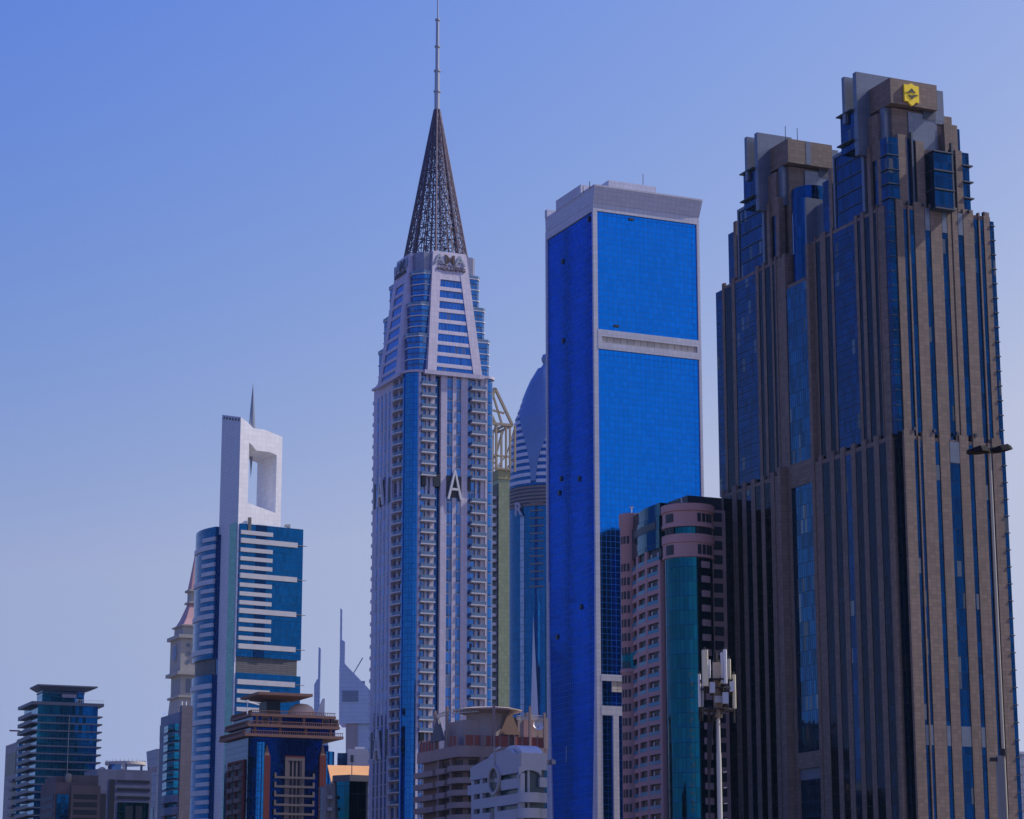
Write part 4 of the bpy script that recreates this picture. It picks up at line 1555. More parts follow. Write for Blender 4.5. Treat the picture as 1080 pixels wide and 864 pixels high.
# left face: red frame with balconies
ya, yb = T.L(258, 830)[0], T.L(241, 830)[0]
zt = T.L(250, 803)[1]
MB().box(-.6, .1, ya, ya + 1.2, 0, zt).box(-.6, .1, yb - 1.2, yb, 0, zt).box(-.6, .1, ya + 1.2, yb - 1.2, zt - .8, zt).build("red_frame", red, D)
box("panel_glass", dk, D, -.1, .1, ya + 1.2, yb - 1.2, 0, zt - .8)
pr = None
for k in range(12):
    z = zt - 3 - k * 3.6
    if z < 6: break
    for y in (ya + 2, (ya + yb) / 2 + .8):
        w_ = (yb - ya) / 2 - 2.8
        if pr is None:
            pr = MB().box(-1.3, -.1, 0, w_, 0, 1.4).build("balcony", plain("pale_brown_trim", (.125, .1, .105), .7), D, (0, y, z))
        else:
            dup(pr, D, (0, y, z))
box("mullion", red, D, -.5, -.1, (ya + yb) / 2 - .4, (ya + yb) / 2 + .4, 0, zt - .8)

# ---------------------------------------------------------------- clock tower far behind the arch tower
T = Thing("clock_tower", "hazy cream clock tower with a pointed pink roof, half hidden by the arch tower", "clock tower", 190.5, 690, 1700)
Q = T.o
cream = plain("cream_stone", (.3, .285, .27), .7)
pinkroof = plain("pink_roof", (.36, .2, .22), .6)
gwin = plain("grey_window", (.1, .12, .18), .4)
cf = T.L(179.5, 690)[0]
w = cf
z = {k: T.Z(k) for k in (669, 708, 745, 733, 658, 634, 619, 604, 585)}
MB().box(0, w, 0, w, z[708], z[669]).build("clock_stage", cream, Q)
MB().box(1, w - 1, 1, w - 1, 0, z[708]).build("shaft", cream, Q)
for za, h, o_ in ((z[669], 2.6, 2.2), (z[708], 2.4, 2.4), (z[733], 1.6, 1.0)):
    MB().box(-o_, w + o_, -o_, w + o_, za - h, za).build("cornice", cream, Q)
MB().prism([(2, 2), (w - 2, 2), (w - 2, w - 2), (2, w - 2)], z[669], z[658]).build("upper_stage", cream, Q)
MB().box(.5, w - .5, .5, w - .5, z[658] - 1, z[658]).build("cornice", cream, Q)
c = w / 2
h2 = w * .17


def sq(h): return [(c - h, c - h), (c + h, c - h), (c + h, c + h), (c - h, c + h)]


hs = [(w * .42, z[658]), (w * .32, z[658] + 5), (w * .22, z[634] - 4), (w * .17, z[634])]
m = MB()
for (ra, za), (rb2, zb) in zip(hs, hs[1:]):
    m.prism(sq(ra), za, zb, 0, False, False, sq(rb2))
m.build("roof", pinkroof, Q)
MB().prism(sq(h2), z[634], z[619]).prism(sq(h2 + 1.6), z[634], z[634] + 1.4).prism(sq(h2 + 1.6), z[619] - 1.6, z[619]).build("lantern", cream, Q)
MB().prism(sq(h2), z[619], z[585] + 8, 0, False, True, sq(.3)).build("spire", pinkroof, Q)
# clock faces, windows
for face in (0, 1):
    y0 = c
    m = MB()
    zc_ = (z[669] + z[708]) / 2 + 1
    for r, d, mt, nm in ((6.2, .5, cream, "clock_surround"), (4.6, .8, plain("clock_blue", (.03, .1, .28), .4), "clock_face")):
        pts = [(y0 + r * math.cos(2 * math.pi * i / 24), zc_ + r * 1.15 * math.sin(2 * math.pi * i / 24)) for i in range(24)]
        (MB().poly_x(pts, -d, .3) if face == 0 else MB().poly_y(pts, -d, .3)).build(nm, mt, Q)
    box("clock_hand", cream, Q, *((-.95, -.8, c - .25, c + .25, zc_, zc_ + 3.4) if face == 0 else (c - .25, c + .25, -.95, -.8, zc_, zc_ + 3.4)))
for k in range(4):
    MB().poly_y([(5.5 + 1.6 * math.cos(t), z[708] + 7 + 6 * k + 1.6 * math.sin(t)) for t in [math.pi * i / 6 for i in range(12)]], -.2, .3).build("round_window", gwin, Q)
for k in range(3):
    f = .16 + .26 * k
    box("window", gwin, Q, .8, 1.3, w * f + .5, w * (f + .17), z[733] + 2, z[708] - 5)
    box("window", gwin, Q, w * f + .5, w * (f + .17), .8, 1.3, z[733] + 2, z[708] - 5)
    box("window", gwin, Q, w * f + .5, w * (f + .17), .8, 1.3, z[733] - 14, z[733] - 3)
MB().prism([(-1, -1), (w + 1, -1), (w + 1, w + 1), (-1, w + 1)], z[733] - 22, z[733] - 1.6, 0, False, False, [(.6, .6), (w - .6, .6), (w - .6, w - .6), (.6, w - .6)]).build("flared_base", cream, Q)

# ---------------------------------------------------------------- grey tower with the teal bay windows in front of the clock tower
T = Thing("bay_window_tower", "grey lilac tower with a column of teal bay windows, left of the arch tower", "tower", 191, 760, 900)
G = T.o
gl = grid("lilac_grey_panel", (.17, .17, .25), (.12, .12, .18), 2, 1.8, .1, .1, rough=.5)
gb = grid("brown_grey_panel", (.14, .12, .145), (.1, .085, .105), 2, 1.8, .1, .1, rough=.5)
tb = glass("bay_teal_glass", (.01, .2, .33), 1.4, 3.4, var=.15)
ll = T.L(169.5, 780)[0]
zt = T.Z(759)
xr = T.R(203, 745)[0]
ym = T.L(176, 790)[0]
MB().box(.3, xr - .3, .3, ll, 0, zt - 1).build("wall", glass("dark_blue_glass", (.002, .045, .19)), G)
box("right_pier", gb, G, 0, xr, -.6, 3, 0, T.Z(744))
MB().box(-.4, .5, ym, ll, 0, zt - 6).build("left_pier", gl, G)
y0, y1 = T.L(189, 790)[0], ym
MB().box(-.5, .6, 1.0, ll, zt - 6, zt).prism([(.6, .5), (.6, ll), (-.5, ll - 1), (-.5, 1.5)][::-1], zt, zt + 3).build("parapet", gl, G)
pr = None
for k in range(8):
    z = T.L(183, 769 + 9.9 * k)[1]
    if pr is None:
        P_ = [(.4, y0), (-1.6, y0 + .6), (-2.2, (y0 + y1) / 2), (-1.6, y1 - .8), (.4, y1 - .4)]
        pr = MB().prism(P_[::-1], -1.2, 1.4).build("bay_window", tb, G, (0, 0, z))
        MB().prism([(q[0] - .2 if q[0] < 0 else q[0], q[1]) for q in P_][::-1], 1.4, 1.75).build("bay_ledge", gl, pr)
    else:
        dup(pr, G, (0, 0, z))
for py in (843, 856):
    z = T.L(183, py)[1]
    MB().prism([(.4, y0 - 1), (-2.0, y0), (-2.8, (y0 + y1) / 2), (-2.0, y1), (.4, y1 + .5)][::-1], z - 1.4, z + 1.4).build("curved_band", gl, G)
for x in (2.4, 4.0):
    MB().bar((x - 2, 1, T.Z(744)), (x - 2, 1, T.Z(744) + 1.6), .3).build("roof_fitting", wmet, G)

# ---------------------------------------------------------------- slim slab beside it
T = Thing("slab_tower", "slim blue grey slab tower in shade, left of the bay windows", "tower", 166, 795, 1000)
S_ = T.o
zt = T.Z(790)
MB().prism([(0, 0), (8, 0), (8, 12), (0, 12)], 0, zt - 14, 0, False, False).prism([(0, 0), (8, 0), (8, 12), (0, 12)], zt - 14, zt, 0, False, True, [(-.4, -.6), (8, -.6), (8, 16), (-.4, 16)]).build("wall", grid("slab_blue_panel", (.14, .17, .28), (.1, .12, .2), 3, 3.6, .1, .2, rough=.4), S_)
box("window_strip", glass("deep_teal_glass", (.004, .09, .15), 1.3, 3.6), S_, -.15, .2, 3.5, 7.5, 0, zt - 24)

# ---------------------------------------------------------------- grey office with the ring canopy
T = Thing("grey_office", "low grey office with dark slot windows and a round slatted canopy on its roof", "office", 102.5, 815, 850)
O = T.o
gp = grid("blue_grey_panel", (.1, .11, .19), (.07, .08, .14), 3, 3.5, .08, .12, rough=.55)
gt = glass("green_glass", (.006, .12, .16), 1.5, 3.5, var=.3)
zt = T.Z(811)
xe = T.R(160, 815)[0]
ll = T.L(89, 815)[0]
MB().box(0, xe, 0, ll, 0, zt).build("wall", gp, O)


def rwin(pxa, pxb, pya, pyb, mat, name="window", d=.15):
    xa, z1 = T.R(pxa, pya)
    xb, _ = T.R(pxb, pya)
    z0 = T.R(pxa, pyb)[1] if pyb < 870 else 0
    return MB().box(xa, xb, -d, .2, z0, z1).build(name, mat, O)


rwin(103.5, 112, 837, 900, dk)
rwin(115.5, 121.5, 822, 900, dk)
for py in (822.5, 831, 839.5):
    rwin(123.5, 158, py, py + 3, dk, "slot_window")
rwin(124, 157, 846, 900, gt, "window")
for pxa, pxb in ((132, 140), (143, 150)):
    rwin(pxa, pxb, 850, 900, dk, "dark_pane", .3)
for py in (823, 831, 839):
    y0, z1 = T.L(100, py)
    y1 = T.L(91.5, py)[0]
    box("slot_window", dk, O, -.15, .2, y0, y1, z1 - 1.3, z1)
y0, z1 = T.L(99, 850)
box("window", gt, O, -.15, .2, y0, T.L(91, 850)[0], 0, z1)
cxr = T.R(133, 806, 8)[0]
zr = T.Z(805.5, cxr, 8)
m = MB().lathe(cxr, 9, [(6.2, zr - .5), (7.3, zr - .5), (7.3, zr + .5), (6.2, zr + .5), (6.2, zr - .5)], 36)
for i in range(30):
    t = 2 * math.pi * i / 30
    m.box(cxr + 7.1 * math.cos(t) - .1, cxr + 7.1 * math.cos(t) + .1, 9 + 7.1 * math.sin(t) - .1, 9 + 7.1 * math.sin(t) + .1, zr + .5, zr + 1.1)
m.build("ring_canopy", plain("canopy_beige", (.42, .38, .36), .7), O)
for i in range(6):
    t = 2 * math.pi * (i + .3) / 6
    MB().bar((cxr + 6.7 * math.cos(t), 9 + 6.7 * math.sin(t), zt), (cxr + 6.7 * math.cos(t), 9 + 6.7 * math.sin(t), zr - .4), .3).build("canopy_post", gp, O)
MB().box(cxr - 6, cxr - 2.5, 5, 9, zt, zt + 2.6).build("roof_unit", plain("blue_unit", (.05, .15, .4), .5), O)
for dx in (7.5, 9):
    box("roof_unit", gp, O, cxr + dx, cxr + dx + 1.4, 4, 6, zt, zt + 1.6)

# ---------------------------------------------------------------- teal slab block with the flat overhanging roof
T = Thing("teal_block", "teal glass block with dark storey ledges and a wide flat overhanging roof", "office tower", 40, 748, 920, 23)
B2 = T.o
tg = glass("petrol_glass", (.003, .2, .38), 1.5, 3.6, lw=.08, lh=.1, var=.2)
farl_ = plain("cable_grey", (.3, .32, .36), .5)
led = plain("ledge_blue_grey", (.06, .07, .12), .5)
zt = T.Z(742)
xe = T.R(103, 757)[0]
ll = T.L(24.5, 775)[0]
MB().box(0, xe, 0, ll, 0, zt).build("glass_wall", tg, B2)
pr = None
for k in range(24):
    z = zt - 4.4 - 2.95 * k
    if z < 8: break
    if pr is None:
        pr = MB().box(-2.4, xe + 1.9, -.22, ll, -.25, .3).box(-2.4, -2.2, 1, ll, .3, 1.2).build("storey_ledge", led, B2, (0, 0, z))
    else:
        dup(pr, B2, (0, 0, z))
box("roof_parapet", led, B2, -2.6, xe + 2.2, -.7, ll, zt - .4, zt + .8)
m = MB()
for k in range(14):
    x = xe * .62 + (xe * .38 + 2) * k / 13
    m.bar((x, -.5, zt + .8), (x, -.5, zt + 2.0), .07, 4)
m.bar((xe * .62, -.5, zt + 2.0), (xe + 2, -.5, zt + 2.0), .08, 4)
m.build("roof_rail", wmet, B2)
xm = T.R(72, 780)[0]
MB().bar((xm, -.3, 10), (xm, -.3, zt - 4), .09, 4).build("facade_cable", farl_, B2)
xa, xb = T.R(43.5, 740, 3)[0], T.R(88.5, 740, 3)[0]
zr = T.Z(724, 3, 3)
MB().box(xa + .3, xb, 3, 13, zt + .8, zr - 1).build("penthouse", tg, B2)
box("penthouse_band", led, B2, xa + .1, xb + .2, 2.8, 13.2, (zt + zr) / 2 + 1, (zt + zr) / 2 + 1.5)
box("penthouse_panel", plain("lilac_panel", (.3, .27, .34), .6), B2, xa + 8, xb - 3, 2.85, 3.1, zt + 3, (zt + zr) / 2 + .8)
ra, rb2 = T.R(33, 727, -1)[0], T.R(100, 727, -1)[0]
MB().prism([(xa, 2.6), (xb + .4, 2.6), (xb + .4, 13.4), (xa, 13.4)], zr - 1.5, zr, 0, True, False, [(xa - 2.2, .2), (xb + 4.6, .2), (xb + 4.6, 15), (xa - 2.2, 15)]).box(xa - 2.25, xb + 4.65, .15, 15, zr, zr + .5).build("flat_roof", plain("roof_slate", (.1, .11, .17), .5), B2)
MB().bar((-2.4, ll * .8, zt - 9), (-6.5, ll * .8, zt - 9), .3, 6).build("service_arm", plain("arm_red", (.4, .12, .1), .6), B2)

# ---------------------------------------------------------------- pink-brown block in front of it
T = Thing("brown_block", "low pink brown block with a dark glass bay, in front of the teal block", "office", 58.5, 830, 780)
B3 = T.o
pk = grid("pink_brown_panel", (.1, .07, .08), (.07, .05, .06), 4, 3.2, .06, .1, rough=.7)
tan = grid("tan_panel", (.105, .08, .08), (.075, .06, .06), 4, 3.2, .06, .1, rough=.7)
zt = T.Z(825)
xm, xe = T.R(74, 840)[0], T.R(92, 840)[0]
ll = T.L(43, 840)[0]
MB().box(0, xe, 0, ll, 0, zt).build("wall", pk, B3)
box("right_wing", tan, B3, xm, xe + 4, -1.4, 8, 0, T.Z(828))
box("roof_block", pk, B3, 1, 11, 4, ll - .5, zt, T.Z(819, 5, 4))
box("roof_block", tan, B3, xm + 1, xe + 4, 2, 9, T.Z(828), T.Z(818, 12, 2))
MB().lathe(xm, 3, [(1.0, zt), (1.3, zt + 1.6), (1.0, zt + 2.8), (.1, zt + 3.2)], 14).build("water_tank", plain("tank_sand", (.28, .23, .17), .8), B3, smooth=True)
box("glass_bay", dg, B3, 0.4, xm - .6, -.7, .2, 0, T.Z(838))
for k in range(8):
    z = T.R(80, 838 + 8.2 * k)[1]
    if z < 4: break
    box("strip_window", dk, B3, xm + .8, xe + 3, -1.5, -1.2, z - 1.6, z)
    zl = T.L(50, 840 + 8.5 * k)[1]
    box("strip_window", dk, B3, -.15, .2, 2, ll - 2, zl - 1.6, zl)

# ---------------------------------------------------------------- leftmost grey tower
T = Thing("grey_tower", "narrow dark grey tower with a teal edge at the far left of the picture", "tower", 19.5, 790, 1000)
B4 = T.o
zt = T.Z(782)
ll = T.L(6, 790)[0]
MB().box(0, 9, 0, ll, 0, zt).build("wall", grid("dusk_grey_panel", (.17, .17, .22), (.1, .1, .14), 3, 3.4, .1, .2, rough=.5), B4)
box("glass_edge", glass("bay_teal_glass", (.01, .2, .33)), B4, -.1, 9.2, -.4, 1.0, 0, zt - .4)
box("window_panel", dk, B4, -.15, .3, 4, ll - 4, T.Z(815), T.Z(792))
pr = None
for k in range(12):
    z = T.Z(824) - 3.6 * k
    if z < 8: break
    if pr is None:
        pr = MB().box(-1.4, .2, 2, 10, 0, 1.1).build("balcony", led, B4, (0, 0, z))
    else:
        dup(pr, B4, (0, 0, z))
box("recess", dk, B4, -.15, .3, 2, 10, 0, T.Z(822))

# ---------------------------------------------------------------- twin pointed towers, far away, the haze mixed into their pale colour
far = grid("far_hazed_cladding", (.26, .33, .5), (.2, .26, .42), 6, 4, .2, .5, metal=.4, rough=.35, var=.04)
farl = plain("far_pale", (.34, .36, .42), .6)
T = Thing("wedge_tower", "hazy pale blue tower with a slanted wedge top and long spire, beside the tallest tower", "tower", 357.5, 760, 2300, 0)
E = T.o


def W2(px, py, y=0):
    return T.R(px, py, y)


def outline(pts, y0, y1, name, mat, par=None):
    return MB().poly_y([W2(*p) for p in pts], y0, y1).build(name, mat, par or E)


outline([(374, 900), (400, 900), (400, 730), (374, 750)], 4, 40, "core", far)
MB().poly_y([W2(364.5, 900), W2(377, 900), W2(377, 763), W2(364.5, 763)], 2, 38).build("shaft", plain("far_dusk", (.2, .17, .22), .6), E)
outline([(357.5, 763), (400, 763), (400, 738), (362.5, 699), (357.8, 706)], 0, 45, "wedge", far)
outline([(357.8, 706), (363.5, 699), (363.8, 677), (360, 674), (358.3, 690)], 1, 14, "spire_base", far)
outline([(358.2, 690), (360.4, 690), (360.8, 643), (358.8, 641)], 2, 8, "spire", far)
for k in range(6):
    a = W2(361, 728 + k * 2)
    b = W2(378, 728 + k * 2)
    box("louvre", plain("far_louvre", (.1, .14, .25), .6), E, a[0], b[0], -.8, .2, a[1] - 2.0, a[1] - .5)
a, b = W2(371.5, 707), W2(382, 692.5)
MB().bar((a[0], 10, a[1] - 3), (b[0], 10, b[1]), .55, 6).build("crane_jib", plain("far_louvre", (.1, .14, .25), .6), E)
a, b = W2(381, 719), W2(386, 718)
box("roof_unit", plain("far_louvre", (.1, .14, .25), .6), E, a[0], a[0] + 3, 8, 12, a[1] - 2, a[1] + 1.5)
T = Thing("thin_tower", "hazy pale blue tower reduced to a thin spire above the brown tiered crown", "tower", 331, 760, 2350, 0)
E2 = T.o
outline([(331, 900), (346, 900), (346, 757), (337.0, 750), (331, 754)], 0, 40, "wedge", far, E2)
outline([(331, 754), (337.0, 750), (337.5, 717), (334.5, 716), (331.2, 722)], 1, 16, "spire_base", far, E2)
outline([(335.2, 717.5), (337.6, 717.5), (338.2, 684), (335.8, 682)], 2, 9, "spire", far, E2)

# ---------------------------------------------------------------- pale boxes low between them
T = Thing("pale_block", "plain pale grey rooftop block below the wedge tower", "building", 366.5, 795, 1250, 5)
B5 = T.o
zt = T.Z(790)
xe = T.R(400, 790)[0]
MB().box(0, xe, 0, 18, 0, zt).build("wall", grid("pale_grey_wall", (.38, .37, .4), (.28, .28, .31), 8, 5, .1, .12, rough=.7), B5)
MB().box(-5.2, -.1, 2, 16, 0, T.Z(794)).build("glass_wing", glass("dull_blue_glass", (.03, .08, .2)), B5)
box("roof_unit", wmet, B5, 4, 9, 3, 8, zt, zt + 1.4)
box("wall_sign", plain("sign_blue", (.05, .2, .5), .5), B5, xe * .45, xe * .45 + 1.4, -.15, .1, zt - 10, zt - 8.6)

# ---------------------------------------------------------------- orange building
T = Thing("orange_building", "low building with a leaning orange parapet over dark teal glass", "building", 357, 835, 612, 10)
B6 = T.o
org = plain("orange_plaster", (.72, .36, .14), .75)
gdk = plain("grey_dark_cornice", (.08, .08, .1), .6)
yO = 6.0
p0, p1, p2, p3 = T.R(345.5, 807, yO + 5), T.R(389.5, 808, yO + 5), T.R(388, 826, yO - 2.5), T.R(349.8, 827, yO - 2.5)
m = MB()
fr = [(p3[0], yO - 2.5, p3[1]), (p2[0], yO - 2.5, p2[1]), (p1[0], yO + 5, p1[1]), (p0[0], yO + 5, p0[1])]
bk_ = [(q[0], q[1] + .8, q[2]) for q in fr]
m.face(fr).__class__ if False else None
m = MB(); m.face(fr); m.face(bk_[::-1])
for i in range(4):
    j = (i + 1) % 4
    m.face([fr[j], fr[i], bk_[i], bk_[j]])
m.build("orange_parapet", org, B6)
gw = plain("grey_wall", (.16, .14, .15), .7)
xl0, xl1 = T.R(344.5, 840)[0], T.R(354, 840)[0]
MB().box(xl0, xl1, 1, 14, 0, T.Z(828, 0, 3)).build("side_wall", gw, B6)
MB().box(xl1, T.R(389, 840)[0], 2, 14, 0, T.Z(822, 0, 4)).build("wall", gw, B6)
for k in range(5):
    z = T.Z(839.5, 0, 1) - k * 3.0
    box("balcony", plain("grey_balcony", (.3, .27, .27), .7), B6, xl0 + .3, xl1 - .8, -.3, 1.0, z - .9, z)
    box("balcony_opening", dk, B6, xl0 + .8, xl1 - 1.4, .9, 1.2, z, z + 1.4)
xa, xb, xc = T.R(355, 826)[0], T.R(367.5, 826)[0], T.R(386, 826)[0]
zg = T.Z(824.5)
MB().prism([(xa + 3.0, .6), (xb, -2.2), (xb, 2), (xa + 3, 2)], 0, zg, 0, True, True, [(xa, .6), (xb, -2.2), (xb, 2), (xa, 2)]).build("glass_prow", glass("prow_teal_glass", (.004, .1, .16), 2.4, 6), B6)
MB().prism([(xb, -2.2), (xc, -.4), (xc, 2), (xb, 2)], 0, zg).build("dark_glass", glass("prow_dark_glass", (.002, .02, .04), 2.4, 4), B6)
MB().prism([(xa - .8, .4), (xb, -3.0), (xc + .6, -1), (xc + .6, 3), (xa - .8, 3)], zg, zg + 1.6).build("cornice", gdk, B6)
xm = T.R(370.5, 820)[0]
MB().bar((xm, -1, zg + 1.6), (xm, -1, zg + 6.5), .12, 5).box(xm - .4, xm + .4, -1.3, -.7, zg + 4.9, zg + 6.7).build("mobile_mast", plain("mast_dark", (.06, .06, .07), .5), B6)
T2 = T
T = Thing("teal_annex", "narrow teal glass annex squeezed between red pilaster and orange building", "building", 338.5, 845, 690, 10)
box("glass_wall", glass("bay_teal_glass", (.01, .2, .33)), T.o, 0, 1.8, 0, 8, 0, T.Z(830.5))
box("roof_edge", gdk, T.o, -.1, 1.9, -.1, 8, T.Z(830.5), T.Z(829.5))

# ---------------------------------------------------------------- far block at the right edge
T = Thing("hazy_block", "hazy blue grey block at the right edge behind the brown hotel", "building", 1068, 800, 1150)
zt = T.Z(795)
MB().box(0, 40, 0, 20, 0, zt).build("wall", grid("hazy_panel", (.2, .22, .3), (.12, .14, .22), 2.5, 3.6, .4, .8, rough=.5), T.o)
box("parapet", farl, T.o, -.3, 40.3, -.3, 20, zt, zt + 1.2)
# ---------------------------------------------------------------- brown apartment house with curved balconies
T = Thing("brown_apartments", "brown apartment house with stacked balconies, red roof railings and tall roof posts", "apartment house", 485, 800, 600)
N_ = T.o
bp = plain("mauve_plaster", (.24, .17, .165), .8, noise=.18)
bp2 = plain("balcony_plaster", (.3, .22, .205), .8, noise=.18)
rr = plain("brick_red_panel", (.27, .075, .06), .75)
grw = plain("grey_roof_wall", (.34, .28, .27), .8)
dk2 = plain("dark_interior", (.05, .035, .04), .6)
zp = T.Z(786)                                               # top of the parapet
ll = T.L(441, 800)[0]
xe = T.R(577, 800)[0]
MB().box(1.5, xe, 1.5, ll, 0, zp - .5).build("wall", bp, N_)
RC_ = 3.0


def rplan(o, y1=None, x1=None):
    """plan with a rounded near corner, o metres outside the wall line"""
    x1 = xe if x1 is None else x1
    y1 = ll if y1 is None else y1
    c = [(RC_ - (RC_ + o) * math.cos(math.pi / 2 * i / 8), RC_ - (RC_ + o) * math.sin(math.pi / 2 * i / 8)) for i in range(9)]
    return c + [(x1, -o), (x1, y1), (-o, y1)]


MB().prism(rplan(.3), zp - 2.8, zp).build("parapet", bp2, N_)
fl = 3.05
pr = None
for k in range(14):
    z = zp - 5.9 - k * fl
    if z < 3: break
    if pr is None:
        pr = MB().prism(rplan(.9, 6.2, 11), -.45, .95).build("balcony", bp2, N_, (0, 0, z))
        m = MB()
        for y in (8.0, ):
            pass
        b2 = MB().box(-.7, 1.5, 8.5, 14.5, -.45, .95).build("balcony", bp2, N_, (0, 0, z - .2))
        b3 = MB().box(-.9, 1.5, 16, ll + .8, -.45, .95).build("balcony", bp2, N_, (0, 0, z - .3))
        b4 = MB().box(11.3, xe - 3, -1.2, 1.5, -.45, .95).build("balcony", bp2, N_, (0, 0, z))
        o1 = MB().box(1.35, 1.7, 1.6, 6.0, .95, 2.5).box(3.0, 10.8, 1.35, 1.7, .95, 2.5).build("opening", dk2, N_, (0, 0, z))
        o2 = MB().box(1.35, 1.7, 8.6, 14.0, .95, 2.5).build("opening", dk2, N_, (0, 0, z))
        o3 = MB().box(11.6, xe - 3, 1.35, 1.7, .95, 2.5).build("opening", dk2, N_, (0, 0, z))
    else:
        for o_, dz in ((pr, 0), (b2, -.2), (b3, -.3), (b4, 0), (o1, 0), (o2, 0), (o3, 0)):
            dup(o_, N_, (0, 0, z + dz))
for x, y in ((1.0, 7.0), (.8, 15.0), (11.1, .2), (6, .6)):
    box("facade_pier", bp, N_, x - .6, x + .6, y - .6 if y > 1 else -.5, y + .6 if y > 1 else 1.6, 0, zp - 2.8)
# roof terrace
zr = zp
m = MB()
n = 0
for a, b in ((2.5, 10.5), ):
    pass


def rail(x0, x1, y, along_x=True):
    g = MB()
    c0, c1 = (x0, x1)
    g.box(x0, x1, y, y + .15, zr, zr + 2.7) if along_x else g.box(y, y + .15, x0, x1, zr, zr + 2.7)
    o = g.build("red_railing", rr, N_)
    q = MB()
    k = c0
    while k <= c1 + .01:
        q.box(k - .12, k + .12, y - .2, y + .05, zr, zr + 3.1) if along_x else q.box(y - .2, y + .05, k - .12, k + .12, zr, zr + 3.1)
        k += (c1 - c0) / max(1, round((c1 - c0) / 2.2))
    q.build("rail_post", bp2, o)


rail(1.5, 13.5, .3)
rail(xe - 9, xe - .5, .3)
rail(2.5, 7.5, .3, False)
rail(15, ll - .5, .3, False)
box("roof_block", bp, N_, 5.5, 7.0, -.5, .6, zr, zr + 2.6)
zt = T.Z(760, 6, 6)
MB().box(3, 17, 5, 16, zr, zt).build("roof_room", grw, N_)
MB().box(17, 25.5, 2.2, 16, zr, zt + 1.0).build("roof_room", grw, N_)
xt0, xt1 = T.R(526.5, 778, 2)[0], T.R(548, 778, 2)[0]
xtm = (xt0 + xt1) / 2
z0, z1 = T.R(537, 775, 2)[1], T.R(537, 750.5, 2)[1]
MB().poly_y([(xt0, z0), (xt1, z0), (xtm + .3, z1), (xtm - .3, z1)], 1.6, 2.2).build("gable_triangle", plain("wood_brown", (.28, .17, .11), .8), N_)
yt = T.L(462, 780)[0]
zl0, zl1 = T.L(462, 782)[1], T.L(462, 758)[1]
MB().poly_x([(yt - 4, zl0), (yt + 4.5, zl0), (yt + .3, zl1), (yt - .3, zl1)], -.4, .3).build("gable_triangle", plain("slate_dark", (.1, .1, .12), .7), N_)
for px, top, side in ((459.8, 750, 'l'), (472.5, 745, 'l'), (520.5, 743, 'r'), (558.5, 745, 'r'), (573.8, 752, 'r')):
    if side == 'r':
        x, zt_ = T.R(px, top, .2)
        MB().box(x - .28, x + .28, -.3, .3, zr - 1, zt_).build("roof_post", bp2, N_)
    else:
        y, zt_ = T.L(px, top, .2)
        MB().box(-.3, .3, y - .35, y + .35, zr - 1, zt_).build("roof_post", bp2, N_)
xc = T.R(512, 750, 8)[0]
zc_ = T.Z(750, xc, 8)
MB().lathe(xc + 1, 9, [(.02, zc_ - 1.0), (6, zc_ - .8), (8.8, zc_ - .1), (8.9, zc_ + .2), (7, zc_ + .6), (.02, zc_ + 1.1)], 40).build("disc_roof", plain("disc_beige", (.46, .35, .3), .7), N_, smooth='angle')
MB().lathe(xc + 1, 9, [(5.5, zr + 2), (5.5, zc_ - .8)], 24).build("disc_drum", grw, N_)


def truss(A, B, name="roof_truss"):
    m = MB()
    A, B = Vector(A), Vector(B)
    dn = Vector((0, 0, -.9))
    m.bar(A, B, .13, 4).bar(A + dn, B + dn, .13, 4)
    nn = 9
    for i in range(nn):
        p = A + (B - A) * i / nn
        q = A + (B - A) * (i + 1) / nn
        m.bar(p + dn, q, .08, 4).bar(p, p + dn, .08, 4)
    m.build(name, plain("truss_pale", (.5, .46, .44), .6), N_)


yA, zA2 = T.L(472.5, 749, .2)
truss((.2, yA, zA2), (T.R(505, 749, 3)[0], 3, zA2 + .3))
yB, zB2 = T.L(459.8, 754, .2)
truss((.2, yB, zB2), (.2, yA, zB2 + .3))
xA, zA3 = T.R(545, 755, .2)
xB, zB3 = T.R(573, 755, .2)
truss((xA, .2, zA3), (xB, .2, zB3))
xd, zd = T.R(567.5, 765, 1.0)
m = MB().lathe(0, 0, [(.02, -.5), (1.0, -.25), (1.45, .1)], 18)
o = m.build("satellite_dish", wmet, N_, (xd, .6, zd))
o.rotation_euler = (math.radians(70), 0, math.radians(-20))
MB().bar((xd, .8, zr), (xd, .8, zd - .3), .12).build("dish_post", bp2, N_)
MB().box(xd - 3.6, xd - 1, 2, 3.4, zr, zr + 7.2).build("roof_block", plain("faded_pink", (.4, .24, .24), .8), N_)

# ---------------------------------------------------------------- white house with gable ring and round balconies
T = Thing("white_house", "low white building with a ring emblem on its gable, round corner balconies and barrel roof", "building", 549, 800, 520)
V = T.o
ww = plain("white_plaster", (.36, .36, .4), .7, noise=.1)
zt = T.Z(794)
zt_v = zt - 1.5
ll = T.L(496.8, 815)[0]
xe = T.R(576.3, 800)[0]
MB().box(.8, xe, .8, ll, 0, zt - 1.5).build("wall", plain("shaded_glass", (.02, .05, .07), .25), V)


def LP_(px, py):
    return T.L(px, py)


# gable slab on the left face: outline with shoulders and a raised middle
yA, yB, yC, yD = 0.0, T.L(535, 797)[0], T.L(519, 797)[0], ll
za, zb_, zc2, zd2 = T.L(549, 794)[1], T.L(533, 796)[1], T.L(524, 794)[1], T.L(497, 810)[1]
yR = T.L(523, 822)[0]
zR = T.L(523, 823)[1]
band_h = [T.L(549, v)[1] for v in (794, 813.5, 819.5, 829, 836, 848, 853, 864)]
